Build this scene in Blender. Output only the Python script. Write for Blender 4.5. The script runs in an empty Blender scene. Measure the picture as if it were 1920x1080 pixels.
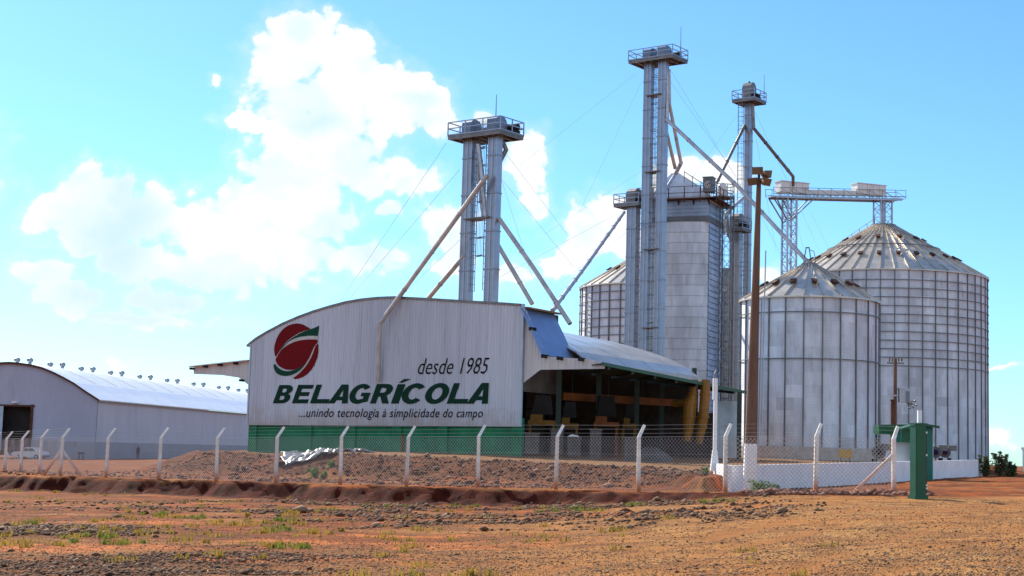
import bpy, bmesh, math, random
import numpy as np
from mathutils import Vector

# ------------------------------------------------------------------ camera, world, sun, exposure
random.seed(7)
rng = np.random.default_rng(11)
S = bpy.context.scene
COL = S.collection
FPX, PITCH, ROLL, EYE = 2900.0, math.radians(6.0), math.radians(1.6), 2.0
_w = Vector((0, math.cos(PITCH), math.sin(PITCH)))
_r0 = Vector((1, 0, 0)); _u0 = Vector((0, -math.sin(PITCH), math.cos(PITCH)))
CR = _r0 * math.cos(ROLL) + _u0 * math.sin(ROLL)
CU = -_r0 * math.sin(ROLL) + _u0 * math.cos(ROLL)
CAMP = Vector((0, 0, EYE))
cam_d = bpy.data.cameras.new('camera'); cam = bpy.data.objects.new('camera', cam_d); COL.objects.link(cam)
cam_d.sensor_width = 36.0; cam_d.lens = 36.0 * FPX / 1920.0
cam_d.clip_start = 0.5; cam_d.clip_end = 20000
from mathutils import Matrix
_m = Matrix((CR, CU, -_w)).transposed().to_4x4(); _m.translation = CAMP
cam.matrix_world = _m
S.camera = cam

SUN_EL, SUN_AZ = math.radians(36), math.radians(-34)      # azimuth from +Y towards +X
S.view_settings.view_transform = 'Standard'; S.view_settings.look = 'None'
S.view_settings.gamma = 1.0; S.view_settings.exposure = 0.85
sd = bpy.data.lights.new('sun', 'SUN'); so = bpy.data.objects.new('sun', sd); COL.objects.link(so)
sd.energy = 4.0; sd.angle = math.radians(0.5); sd.color = (1.0, 0.90, 0.74)
_sv = Vector((math.sin(SUN_AZ) * math.cos(SUN_EL), math.cos(SUN_AZ) * math.cos(SUN_EL), math.sin(SUN_EL)))
so.rotation_euler = _sv.to_track_quat('Z', 'Y').to_euler(); so.location = (-60, 90, 80)


def ray(x, y):
    return (_w + CR * ((x - 960.0) / FPX) + CU * ((540.0 - y) / FPX)).normalized()


def P(x, y, D):                      # point seen at photo position x, y standing D metres ahead
    d = ray(x, y); return CAMP + d * (D / d.y)


def build_world():
    W = bpy.data.worlds.new('World'); S.world = W; W.use_nodes = True
    nt = W.node_tree; N = nt.nodes; L = nt.links; N.clear()
    out = N.new('ShaderNodeOutputWorld'); bg = N.new('ShaderNodeBackground'); bg.inputs[1].default_value = 0.10
    sky = N.new('ShaderNodeTexSky'); sky.sky_type = 'NISHITA'; sky.sun_disc = False
    sky.sun_elevation = SUN_EL; sky.sun_rotation = SUN_AZ
    sky.air_density = 1.0; sky.dust_density = 0.25; sky.ozone_density = 1.2
    tc = N.new('ShaderNodeTexCoord'); sep = N.new('ShaderNodeSeparateXYZ'); L.new(tc.outputs['Generated'], sep.inputs[0])

    def M(op, a, b=None, c=None):
        n = N.new('ShaderNodeMath'); n.operation = op
        for i, v in enumerate((a, b, c)):
            if v is None: continue
            if isinstance(v, (int, float)): n.inputs[i].default_value = v
            else: L.new(v, n.inputs[i])
        return n.outputs[0]
    yy = M('MAXIMUM', sep.outputs[1], 0.02)
    px = M('DIVIDE', sep.outputs[0], yy); pz = M('DIVIDE', sep.outputs[2], yy)
    K = 10.0
    comb = N.new('ShaderNodeCombineXYZ'); L.new(M('MULTIPLY', px, K), comb.inputs[0]); L.new(M('MULTIPLY', pz, K), comb.inputs[1])

    def noise(scale, detail, rough=.55, off=0, dist=0.0):
        n = N.new('ShaderNodeTexNoise'); n.inputs['Scale'].default_value = scale
        n.inputs['Detail'].default_value = detail; n.inputs['Roughness'].default_value = rough
        n.inputs['Distortion'].default_value = dist
        mp = N.new('ShaderNodeVectorMath'); mp.operation = 'ADD'; mp.inputs[1].default_value = (off, off * .7, off * .3)
        L.new(comb.outputs[0], mp.inputs[0]); L.new(mp.outputs[0], n.inputs['Vector'])
        return n.outputs[0]
    # cloud bodies: centre (photo bearing), half width, half height, opacity
    blobs = [(560, 60, 70, 55, 1), (530, 110, 85, 60, 1), (640, 110, 70, 50, 1), (560, 180, 120, 75, 1), (680, 170, 120, 80, 1),
             (760, 190, 100, 70, 1), (810, 215, 60, 45, 1), (600, 250, 130, 60, 1), (500, 235, 95, 20, .9), (640, 310, 130, 80, 1),
             (560, 340, 130, 90, 1), (470, 400, 130, 90, 1), (520, 470, 150, 80, 1), (400, 430, 110, 70, 1), (420, 500, 140, 60, 1),
             (600, 420, 90, 60, .9), (220, 360, 70, 50, 1), (160, 350, 55, 48, 1), (110, 400, 60, 45, .95), (270, 400, 80, 60, 1),
             (180, 430, 100, 60, .9), (260, 480, 120, 60, .8), (70, 520, 55, 40, .95), (120, 560, 100, 45, .75),
             (250, 595, 190, 22, .7), (780, 340, 55, 45, .9), (715, 340, 22, 45, .6), (740, 400, 70, 40, .35), (850, 420, 70, 60, .75),
             (980, 300, 50, 65, .9), (910, 225, 30, 22, .8), (1000, 380, 40, 40, .45), (850, 500, 60, 35, .6), (960, 520, 80, 40, .5),
             (1100, 440, 75, 60, .95), (1150, 400, 50, 50, .95), (1060, 490, 60, 35, .8), (1200, 470, 80, 60, .8), (1310, 320, 70, 32, 1), (1370, 335, 50, 30, .9),
             (1260, 345, 60, 40, .9), (403, 150, 26, 18, .6), (215, 672, 45, 20, .6), (1450, 515, 40, 20, .8),
             (1870, 830, 50, 26, .65), (1890, 815, 25, 18, .6), (1870, 692, 60, 8, .25), (620, 440, 40, 40, .6), (700, 480, 120, 60, .35), (330, 560, 160, 40, .45),
             (-120, 300, 120, 90, 1), (-300, 420, 160, 80, 1), (2200, 700, 160, 50, .8), (2500, 500, 220, 90, .9), (-700, 200, 240, 130, 1)]
    field = None; body = None
    warp1 = noise(2.1, 6, .6, 3.0); warp2 = noise(2.1, 6, .6, 17.0)
    wx = M('ADD', px, M('MULTIPLY', M('SUBTRACT', warp1, .5), 0.035))
    wz = M('ADD', pz, M('MULTIPLY', M('SUBTRACT', warp2, .5), 0.035))
    for bx, by, rx, ry, op in blobs:
        d = ray(bx, by); cx, cz = d.x / d.y, d.z / d.y
        ax = M('DIVIDE', M('SUBTRACT', wx, cx), rx * 1.09 / FPX); az = M('DIVIDE', M('SUBTRACT', wz, cz), ry * 1.09 / FPX)
        r2 = M('ADD', M('MULTIPLY', ax, ax), M('MULTIPLY', az, az))
        f = M('MULTIPLY', M('SUBTRACT', 1.0, M('SQRT', r2)), 1.0)
        f = M('MULTIPLY_ADD', f, 1.0, (op - 1.0) * .55)
        field = f if field is None else M('SMOOTH_MAX', field, f, 0.12)
    det = noise(5.5, 9, .62, 9.0, .4); det2 = noise(1.6, 4, .5, 31.0)
    f = M('ADD', field, M('MULTIPLY', M('SUBTRACT', det, .5), .85))
    f = M('ADD', f, M('MULTIPLY', M('SUBTRACT', det2, .5), .35))
    def bil(scale, off):
        v = N.new('ShaderNodeTexVoronoi'); v.feature = 'SMOOTH_F1'; v.inputs['Scale'].default_value = scale; v.inputs['Smoothness'].default_value = .35
        mp = N.new('ShaderNodeVectorMath'); mp.operation = 'ADD'; wv = N.new('ShaderNodeCombineXYZ')
        L.new(M('MULTIPLY', wx, K), wv.inputs[0]); L.new(M('MULTIPLY', wz, K), wv.inputs[1]); mp.inputs[1].default_value = (off, off, 0); L.new(wv.outputs[0], mp.inputs[0]); L.new(mp.outputs[0], v.inputs['Vector']); return v.outputs['Distance']
    b1, b2 = bil(4.5, 1.3), bil(11.0, 7.7)
    f = M('ADD', f, M('MULTIPLY', M('SUBTRACT', .42, b1), .55)); f = M('ADD', f, M('MULTIPLY_ADD', M('SUBTRACT', .42, b2), .32, .05))
    mr = N.new('ShaderNodeMapRange'); mr.interpolation_type = 'SMOOTHSTEP'
    mr.inputs[1].default_value = 0.05; mr.inputs[2].default_value = 0.30
    L.new(f, mr.inputs[0])
    # thin veil around and under the big bank
    veil = N.new('ShaderNodeMapRange'); veil.interpolation_type = 'SMOOTHSTEP'
    veil.inputs[1].default_value = -.45; veil.inputs[2].default_value = .35; veil.inputs[4].default_value = .26
    L.new(f, veil.inputs[0])
    alpha = M('MAXIMUM', mr.outputs[0], veil.outputs[0])
    front = N.new('ShaderNodeMapRange'); front.inputs[1].default_value = .05; front.inputs[2].default_value = .25
    L.new(sep.outputs[1], front.inputs[0])
    alpha = M('MULTIPLY', alpha, front.outputs[0])
    # unseen clouds added beside and behind the viewer for shade fill and metal reflections
    nb = N.new('ShaderNodeTexNoise'); nb.inputs['Scale'].default_value = 2.6; nb.inputs['Detail'].default_value = 6; nb.inputs['Roughness'].default_value = .55
    L.new(tc.outputs['Generated'], nb.inputs['Vector'])
    mb_ = N.new('ShaderNodeMapRange'); mb_.interpolation_type = 'SMOOTHSTEP'; mb_.inputs[1].default_value = .47; mb_.inputs[2].default_value = .60; L.new(nb.outputs[0], mb_.inputs[0])
    bk_ = N.new('ShaderNodeMapRange'); bk_.inputs[1].default_value = .25; bk_.inputs[2].default_value = -.15; L.new(sep.outputs[1], bk_.inputs[0])
    alpha = M('MAXIMUM', alpha, M('MULTIPLY', mb_.outputs[0], bk_.outputs[0]))
    # cloud tone: bright rims, blue-grey folds
    fold = noise(3.0, 5, .55, 52.0)
    tone = N.new('ShaderNodeMapRange'); tone.inputs[1].default_value = .54; tone.inputs[2].default_value = .68; tone.interpolation_type = 'SMOOTHSTEP'
    L.new(fold, tone.inputs[0])
    # the shaded hollows of the cloud bank
    sh = None
    for bx, by, rx, ry, op in [(200, 470, 110, 150, .95), (590, 235, 75, 28, .8), (330, 560, 300, 60, .75), (790, 195, 55, 22, .6), (700, 440, 110, 130, .6), (560, 50, 40, 40, .25),
                               (900, 470, 120, 50, .5), (240, 420, 60, 70, .6)]:
        d = ray(bx, by); cx, cz = d.x / d.y, d.z / d.y
        ax = M('DIVIDE', M('SUBTRACT', wx, cx), rx / FPX); az = M('DIVIDE', M('SUBTRACT', wz, cz), ry / FPX)
        g = M('MULTIPLY', M('POWER', 2.718, M('MULTIPLY', M('ADD', M('MULTIPLY', ax, ax), M('MULTIPLY', az, az)), -1.6)), op)
        sh = g if sh is None else M('ADD', sh, g)
    rim = N.new('ShaderNodeMapRange'); rim.inputs[1].default_value = .25; rim.inputs[2].default_value = .75
    L.new(f, rim.inputs[0])
    shade = M('MULTIPLY', M('ADD', M('MULTIPLY', tone.outputs[0], .30), M('MULTIPLY', sh, 1.25)), M('MULTIPLY_ADD', rim.outputs[0], .45, .55))
    shade = M('ADD', shade, M('MULTIPLY', M('MAXIMUM', M('SUBTRACT', M('ADD', b1, M('MULTIPLY', b2, .5)), .62), 0.0), .8))
    shade = M('SUBTRACT', 1.0, M('POWER', 2.718, M('MULTIPLY', shade, -1.5)))
    cm = N.new('ShaderNodeMix'); cm.data_type = 'RGBA'
    cm.inputs[6].default_value = (6.1, 6.15, 6.2, 1); cm.inputs[7].default_value = (3.7, 5.1, 6.0, 1)
    L.new(shade, cm.inputs[0])
    hs = N.new('ShaderNodeMix'); hs.data_type = 'RGBA'; hs.blend_type = 'MULTIPLY'; hs.inputs[0].default_value = 1.0
    hs.inputs[7].default_value = SKY_TINT
    L.new(sky.outputs[0], hs.inputs[6])
    mx = N.new('ShaderNodeMix'); mx.data_type = 'RGBA'
    L.new(alpha, mx.inputs[0]); L.new(hs.outputs[2], mx.inputs[6]); L.new(cm.outputs[2], mx.inputs[7])
    L.new(mx.outputs[2], bg.inputs[0]); L.new(bg.outputs[0], out.inputs[0])


SKY_TINT = (0.46, 0.765, 1.06, 1)
build_world()

# ------------------------------------------------------------------ helpers
ORG = {}


def tag(o, label=None, cat=None, group=None, kind=None):
    if label: o['label'] = label
    if cat: o['category'] = cat
    if group: o['group'] = group
    if kind: o['kind'] = kind
    return o


def thing(name, loc, label, cat, group=None):
    o = bpy.data.objects.new(name, None); COL.objects.link(o)
    o.empty_display_size = .3; o.location = loc; ORG[o.name] = Vector(loc)
    return tag(o, label, cat, group)


class MB:
    def __init__(s): s.v = []; s.f = []; s.tone = []
    def add(s, vs, fs, tone=0.5):
        n = len(s.v); s.v += [tuple(v) for v in vs]; s.f += [tuple(i + n for i in f) for f in fs]; s.tone += [tone] * len(fs)
        return s
    def box(s, c, ax, ay, az, hx, hy, hz, tone=.5):
        c = Vector(c); X = Vector(ax) * hx; Y = Vector(ay) * hy; Z = Vector(az) * hz
        vs = [c + X * a + Y * b + Z * d for d in (-1, 1) for b in (-1, 1) for a in (-1, 1)]
        return s.add(vs, [(0, 2, 3, 1), (4, 5, 7, 6), (0, 1, 5, 4), (2, 6, 7, 3), (0, 4, 6, 2), (1, 3, 7, 5)], tone)
    def bx(s, x0, x1, y0, y1, z0, z1, tone=.5):
        return s.box(((x0 + x1) / 2, (y0 + y1) / 2, (z0 + z1) / 2), (1, 0, 0), (0, 1, 0), (0, 0, 1), abs(x1 - x0) / 2, abs(y1 - y0) / 2, abs(z1 - z0) / 2, tone)
    def tube(s, a, b, r, n=8, r2=None, cap=True, tone=.5):
        a = Vector(a); b = Vector(b); d = (b - a).normalized()
        u = d.cross(Vector((0, 0, 1)) if abs(d.z) < .95 else Vector((1, 0, 0))).normalized(); w = d.cross(u)
        r2 = r if r2 is None else r2
        vs = []
        for p, rr in ((a, r), (b, r2)):
            for i in range(n):
                t = 2 * math.pi * (i + .5) / n; vs.append(p + u * (rr * math.cos(t)) + w * (rr * math.sin(t)))
        fs = [(i, (i + 1) % n, n + (i + 1) % n, n + i) for i in range(n)]
        if cap: fs += [tuple(range(n - 1, -1, -1)), tuple(range(n, 2 * n))]
        return s.add(vs, fs, tone)
    def path(s, pts, r, n=8):
        for a, b in zip(pts[:-1], pts[1:]): s.tube(a, b, r, n)
        for p in pts[1:-1]: s.ball(p, r * 1.02, n)
        return s
    def ball(s, c, r, n=8, m=5):
        c = Vector(c); vs = [c + Vector((0, 0, r))]
        for j in range(1, m):
            a = math.pi * j / m
            for i in range(n):
                t = 2 * math.pi * i / n; vs.append(c + Vector((r * math.sin(a) * math.cos(t), r * math.sin(a) * math.sin(t), r * math.cos(a))))
        vs.append(c - Vector((0, 0, r))); L = len(vs) - 1
        fs = [(0, 1 + i, 1 + (i + 1) % n) for i in range(n)]
        for j in range(m - 2):
            for i in range(n):
                a = 1 + j * n + i; b = 1 + j * n + (i + 1) % n; fs.append((a, a + n, b + n, b))
        fs += [(L, 1 + (m - 2) * n + (i + 1) % n, 1 + (m - 2) * n + i) for i in range(n)]
        return s.add(vs, fs)
    def lathe(s, c, prof, n=48, t0=0.0, t1=None, tone=None):
        c = Vector(c); full = t1 is None; t1 = 2 * math.pi if full else t1
        k = n if full else n + 1; vs = []
        for r, z in prof:
            for i in range(k):
                t = t0 + (t1 - t0) * i / n; vs.append(c + Vector((r * math.cos(t), r * math.sin(t), z)))
        fs = []
        for j in range(len(prof) - 1):
            for i in range(n):
                i2 = (i + 1) % k; fs.append((j * k + i, j * k + i2, (j + 1) * k + i2, (j + 1) * k + i))
        return s.add(vs, fs, .5)
    def prism(s, poly, off, tone=.5):        # closed prism: polygon of points swept by off
        n = len(poly); off = Vector(off); vs = [Vector(p) for p in poly] + [Vector(p) + off for p in poly]
        return s.add(vs, [tuple(range(n)), tuple(range(2 * n - 1, n - 1, -1))] + [(i, n + i, n + (i + 1) % n, (i + 1) % n) for i in range(n)], tone)
    def sheet(s, A, B, th):                  # strip between two polylines given a thickness downwards
        n = len(A); th = Vector(th); vs = [Vector(p) for p in A] + [Vector(p) for p in B]; vs += [v + th for v in vs]
        fs = []
        for i in range(n - 1):
            fs.append((i, i + 1, n + i + 1, n + i)); fs.append((2 * n + i, 3 * n + i, 3 * n + i + 1, 2 * n + i + 1))
            fs.append((i, 2 * n + i, 2 * n + i + 1, i + 1)); fs.append((n + i, n + i + 1, 3 * n + i + 1, 3 * n + i))
        for e in (0, n - 1): fs.append((e, n + e, 3 * n + e, 2 * n + e))
        return s.add(vs, fs)
    def build(s, name, mat, parent=None, label=None, cat=None, group=None, kind=None, smooth=False, org=None):
        if parent is not None: o0 = ORG[parent.name]
        elif org is not None: o0 = Vector(org)
        else:
            a = np.array([tuple(v) for v in s.v]); o0 = Vector((a[:, 0].mean(), a[:, 1].mean(), a[:, 2].min()))
        me = bpy.data.meshes.new(name); me.from_pydata([tuple(Vector(v) - o0) for v in s.v], [], s.f)
        bm = bmesh.new(); bm.from_mesh(me); bmesh.ops.recalc_face_normals(bm, faces=bm.faces); bm.to_mesh(me); bm.free()
        at = me.attributes.new('tone', 'FLOAT', 'FACE'); at.data.foreach_set('value', s.tone)
        me.materials.append(mat)
        if smooth: me.polygons.foreach_set('use_smooth', [True] * len(me.polygons))
        o = bpy.data.objects.new(name, me); COL.objects.link(o)
        if parent is not None:
            o.parent = parent; ORG[o.name] = o0
        else:
            o.location = o0; ORG[o.name] = o0
        return tag(o, label, cat, group, kind)


def near_dup(o, parent, dloc=(0, 0, 0), rotz=0.0):      # linked copy of a part, in its thing's frame
    c = o.copy(); COL.objects.link(c); c.parent = parent; c.location = dloc; c.rotation_euler = (0, 0, rotz); ORG[c.name] = ORG[parent.name]
    return c


# ------------------------------------------------------------------ materials
def nodes(name):
    m = bpy.data.materials.new(name); m.use_nodes = True; nt = m.node_tree
    return m, nt, nt.nodes['Principled BSDF']


def N_(nt, typ, **kw):
    n = nt.nodes.new(typ)
    for k, v in kw.items():
        if k in n.inputs.keys(): n.inputs[k].default_value = v
        else: setattr(n, k, v)
    return n


def mixc(nt, fac, a, b, blend='MIX'):
    n = nt.nodes.new('ShaderNodeMix'); n.data_type = 'RGBA'; n.blend_type = blend
    for sock, v in ((0, fac), (6, a), (7, b)):
        if isinstance(v, (int, float)): n.inputs[sock].default_value = v
        elif isinstance(v, tuple): n.inputs[sock].default_value = (*v[:3], 1)
        else: nt.links.new(v, n.inputs[sock])
    return n.outputs[2]


def ramp(nt, fac, lo, hi):
    n = nt.nodes.new('ShaderNodeMapRange'); n.inputs[1].default_value = lo; n.inputs[2].default_value = hi; n.interpolation_type = 'SMOOTHSTEP'
    nt.links.new(fac, n.inputs[0]); return n.outputs[0]


def paint(name, col, rough=.55, metal=0.0, var=.25, scale=1.2, dirt=None, dirt_amt=.35, stretch=(1, 1, 1), bump=0.0, bscale=30):
    m, nt, b = nodes(name)
    tc = N_(nt, 'ShaderNodeTexCoord'); mp = N_(nt, 'ShaderNodeMapping'); mp.inputs['Scale'].default_value = stretch
    nt.links.new(tc.outputs['Object'], mp.inputs[0])
    n1 = N_(nt, 'ShaderNodeTexNoise', Scale=scale, Detail=7.0, Roughness=.62); nt.links.new(mp.outputs[0], n1.inputs['Vector'])
    c = mixc(nt, ramp(nt, n1.outputs[0], .3, .7), tuple(x * (1 - var) for x in col), tuple(min(1, x * (1 + var)) for x in col))
    if dirt:
        n2 = N_(nt, 'ShaderNodeTexNoise', Scale=scale * 2.7, Detail=8.0, Roughness=.7); nt.links.new(mp.outputs[0], n2.inputs['Vector'])
        f = N_(nt, 'ShaderNodeMath', operation='MULTIPLY'); nt.links.new(ramp(nt, n2.outputs[0], .5, .72), f.inputs[0]); f.inputs[1].default_value = dirt_amt
        c = mixc(nt, f.outputs[0], c, dirt)
    at = N_(nt, 'ShaderNodeAttribute', attribute_name='tone')
    mr = N_(nt, 'ShaderNodeMapRange'); mr.inputs[3].default_value = .72; mr.inputs[4].default_value = 1.28; nt.links.new(at.outputs['Fac'], mr.inputs[0])
    cc = N_(nt, 'ShaderNodeVectorMath', operation='SCALE'); nt.links.new(c, cc.inputs[0]); nt.links.new(mr.outputs[0], cc.inputs['Scale'])
    nt.links.new(cc.outputs[0], b.inputs['Base Color'])
    b.inputs['Metallic'].default_value = metal
    if rough >= .6 and metal < .2: b.inputs['Specular IOR Level'].default_value = .2
    rr = N_(nt, 'ShaderNodeMapRange'); rr.inputs[3].default_value = max(.05, rough - .1); rr.inputs[4].default_value = min(1, rough + .1)
    nt.links.new(n1.outputs[0], rr.inputs[0]); nt.links.new(rr.outputs[0], b.inputs['Roughness'])
    if bump:
        n3 = N_(nt, 'ShaderNodeTexNoise', Scale=bscale, Detail=4.0); nt.links.new(tc.outputs['Object'], n3.inputs['Vector'])
        bp = N_(nt, 'ShaderNodeBump', Strength=bump, Distance=.03); nt.links.new(n3.outputs[0], bp.inputs['Height']); nt.links.new(bp.outputs[0], b.inputs['Normal'])
    return m


def corrugated(name, col, metal, rough, period=.10, amount=.35, dirt=(.22, .17, .12)):     # fine horizontal corrugation
    m = paint(name, col, rough, metal, .14, .8, dirt, .3, (1, 1, .25)); nt = m.node_tree; b = nt.nodes['Principled BSDF']
    tc = N_(nt, 'ShaderNodeTexCoord'); wv = N_(nt, 'ShaderNodeTexWave', Scale=1.0 / period * .314 / 2 * 1.0, bands_direction='Z', wave_profile='SIN')
    nt.links.new(tc.outputs['Object'], wv.inputs['Vector'])
    bp = N_(nt, 'ShaderNodeBump', Strength=amount, Distance=.02); nt.links.new(wv.outputs[0], bp.inputs['Height']); nt.links.new(bp.outputs[0], b.inputs['Normal'])
    tg = N_(nt, 'ShaderNodeTangent', direction_type='RADIAL', axis='Z'); nt.links.new(tg.outputs[0], b.inputs['Tangent'])
    b.inputs['Anisotropic'].default_value = .85; b.inputs['Anisotropic Rotation'].default_value = .25
    return m


M = {}
M['facade'] = paint('painted_cladding', (.57, .605, .67), .6, 0, .08, .5, (.20, .14, .10), .30, (3.0, 3.0, .18))
M['facade_light'] = paint('canopy_cladding', (.62, .61, .60), .6, 0, .10, .6, (.30, .24, .18), .25, (3, 3, .2))
M['green_wall'] = paint('green_masonry', (.012, .20, .085), .6, 0, .25, 1.0, (.02, .09, .05), .4)
M['green_letters'] = paint('dark_green_lettering', (.004, .036, .020), .85, 0, .15, 2)
M['red_emblem'] = paint('red_emblem_paint', (.17, .002, .004), .8, 0, .12, 2)
M['green_emblem'] = paint('green_emblem_paint', (.005, .06, .03), .8, 0, .12, 2)
M['white_emblem'] = paint('pale_emblem_paint', (.55, .54, .52), .55, 0, .1, 2)
M['black_letters'] = paint('black_lettering', (.010, .006, .014), .85, 0, .1, 2)
M['galv'] = paint('galvanised_steel', (.35, .385, .46), .36, .66, .10, 1.6, (.24, .19, .16), .18)
M['head'] = paint('blue_grey_steel', (.20, .24, .31), .4, .5, .15, 2.0)
M['galv_dark'] = paint('weathered_steel', (.23, .22, .215), .5, .7, .25, 2.5, (.16, .08, .045), .45)
M['galv_roof'] = paint('roof_steel', (.62, .55, .46), .34, .45, .14, .8, (.36, .27, .19), .4, (1, 1, 1))
M['shed_roof'] = paint('shed_roof_sheet', (.62, .61, .60), .32, .55, .10, .4, (.40, .36, .30), .4)
M['silo'] = corrugated('silo_sheet', (.72, .77, .84), .28, .95, .105, .28)
M['dryer'] = corrugated('dryer_sheet', (.68, .72, .78), .28, .95, .30, .22)
M['louver'] = paint('louver_steel', (.50, .62, .80), .35, .45, .2, 1.0)
M['stiff'] = paint('silo_stiffener_steel', (.17, .17, .18), .5, .6, .2, 1.0)
M['rust'] = paint('rusty_brown_steel', (.10, .045, .030), .7, .1, .35, 3.0)
M['wood_soffit'] = paint('rusty_sheet_edge', (.30, .17, .09), .7, 0, .25, 2.0)
M['concrete'] = paint('pale_concrete', (.50, .46, .42), .85, 0, .18, 3.0, (.28, .20, .15), .5, bump=.3, bscale=40)
M['pier'] = paint('grey_concrete', (.13, .115, .105), .85, 0, .25, 3.0, (.18, .13, .10), .5)
M['post'] = paint('fence_post_concrete', (.86, .79, .72), .85, 0, .14, 6.0, (.42, .27, .18), .45, bump=.3, bscale=60)
M['white_wall'] = paint('whitewash', (.86, .87, .90), .8, 0, .06, 1.0, (.55, .46, .40), .35, bump=.15, bscale=25)
M['white'] = paint('white_paint', (.78, .77, .76), .5, 0, .06, 1.5)
M['white_roof'] = paint('white_roof_sheet', (.82, .82, .84), .38, .25, .05, .3)
M['ware_front'] = paint('warehouse_front', (.43, .455, .56), .7, 0, .06, .3, (.26, .25, .27), .3, (1, 1, .3))
M['ware_side'] = paint('warehouse_side', (.57, .60, .65), .7, 0, .05, .3, (.38, .37, .38), .3, (1, 1, .2))
M['ware_base'] = paint('warehouse_base', (.34, .36, .41), .8, 0, .08, .5, (.30, .15, .09), .5)
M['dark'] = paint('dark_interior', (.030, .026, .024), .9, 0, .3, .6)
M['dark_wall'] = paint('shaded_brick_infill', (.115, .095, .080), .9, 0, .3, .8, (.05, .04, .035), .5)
M['dark_steel'] = paint('dark_green_steel', (.035, .055, .045), .6, .2, .25, 1.5)
M['green_edge'] = paint('green_fascia', (.030, .105, .055), .5, 0, .2, 1.5)
M['yellow_dim'] = paint('grimy_shaded_yellow', (.20, .09, .010), .6, 0, .3, 1.5, (.10, .06, .03), .6)  # machine yellow darkened to stand for the shed's shade, with grime blotches
M['yellow'] = paint('yellow_paint', (.32, .13, .008), .5, 0, .2, 1.5, (.22, .11, .03), .45)
M['orange'] = paint('orange_beam_paint', (.24, .07, .015), .6, 0, .25, 1.5)
M['gate_green'] = paint('gate_green_paint', (.004, .088, .040), .45, .1, .14, 1.5)
M['teal'] = paint('teal_panel', (.006, .14, .105), .45, .1, .12, 1.5)
M['pole'] = paint('brown_concrete_pole', (.165, .095, .068), .85, 0, .25, 1.2, (.20, .10, .07), .5, (3, 3, .5), .2, 40)
M['lamp_brown'] = paint('lamp_housing', (.17, .105, .05), .55, .2, .2, 5)
M['car_white'] = paint('white_car_paint', (.75, .75, .76), .25, 0, .03, 1)
M['rubber'] = paint('tyre_rubber', (.018, .018, .018), .8, 0, .2, 4)
M['navy'] = paint('navy_cloth', (.020, .020, .055), .85, 0, .25, 6)
M['skin'] = paint('skin', (.26, .14, .09), .6, 0, .1, 9)
M['hair'] = paint('dark_hair', (.015, .012, .010), .7, 0, .2, 9)
M['blue_drum'] = paint('blue_plastic', (.02, .06, .20), .45, 0, .15, 3)
M['sign_yellow'] = paint('yellow_sign', (.70, .36, .03), .5, 0, .12, 6)
M['sky_tinted_sheet'] = paint('sky_tinted_sheet', (.20, .31, .55), .45, .25, .10, .8)  # sky reflection on galvanised sheet put into its base colour
M['blue_grey'] = paint('grey_blue_sheet', (.42, .50, .58), .35, .4, .12, 1.0)
M['spout'] = paint('spout_steel', (.50, .50, .52), .40, .6, .2, 1.2, (.26, .20, .16), .4)
M['spout_brown'] = paint('spout_weathered', (.52, .48, .46), .45, .45, .2, 1.2, (.20, .13, .10), .4)
m = M['facade']; nt = m.node_tree; b = nt.nodes['Principled BSDF']; src = b.inputs['Base Color'].links[0].from_socket
_tc = N_(nt, 'ShaderNodeTexCoord'); _sp = N_(nt, 'ShaderNodeSeparateXYZ'); nt.links.new(_tc.outputs['Object'], _sp.inputs[0])
_n = N_(nt, 'ShaderNodeTexNoise', Scale=1.3, Detail=8.0, Roughness=.7); nt.links.new(_tc.outputs['Object'], _n.inputs['Vector'])
_a = N_(nt, 'ShaderNodeMath', operation='MULTIPLY_ADD'); nt.links.new(_n.outputs[0], _a.inputs[0]); _a.inputs[1].default_value = 3.2; _z = N_(nt, 'ShaderNodeMath', operation='SUBTRACT'); nt.links.new(_a.outputs[0], _z.inputs[0]); nt.links.new(_sp.outputs[2], _z.inputs[1]); _a.inputs[2].default_value = 1.0
_f = N_(nt, 'ShaderNodeMath', operation='MULTIPLY'); nt.links.new(ramp(nt, _z.outputs[0], -.6, 1.2), _f.inputs[0]); _f.inputs[1].default_value = .5
nt.links.new(mixc(nt, _f.outputs[0], src, (.40, .27, .20)), b.inputs['Base Color'])
m, nt, b = nodes('car_glass'); b.inputs['Base Color'].default_value = (.02, .025, .03, 1); b.inputs['Roughness'].default_value = .08; M['glass'] = m
m, nt, b = nodes('lamp_glass'); b.inputs['Base Color'].default_value = (.45, .55, .6, 1); b.inputs['Roughness'].default_value = .15; M['lamp_glass'] = m
m, nt, b = nodes('wire_steel'); b.inputs['Base Color'].default_value = (.55, .50, .47, 1); b.inputs['Metallic'].default_value = .2; b.inputs['Roughness'].default_value = .5; M['wire'] = m
m, nt, b = nodes('guy_cable'); b.inputs['Base Color'].default_value = (.42, .50, .56, 1); b.inputs['Roughness'].default_value = .6; M['cable'] = m


def leaf_mat(name, a, bcol):
    m, nt, b = nodes(name)
    at = N_(nt, 'ShaderNodeAttribute', attribute_name='tone')
    nt.links.new(mixc(nt, at.outputs['Fac'], a, bcol), b.inputs['Base Color']); b.inputs['Roughness'].default_value = .6
    out = nt.nodes['Material Output']; tr_ = nt.nodes.new('ShaderNodeBsdfTranslucent'); mxs = nt.nodes.new('ShaderNodeMixShader'); mxs.inputs[0].default_value = .45
    nt.links.new(b.inputs['Base Color'].links[0].from_socket, tr_.inputs['Color']); nt.links.new(b.outputs[0], mxs.inputs[1]); nt.links.new(tr_.outputs[0], mxs.inputs[2]); nt.links.new(mxs.outputs[0], out.inputs['Surface'])
    return m


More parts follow.
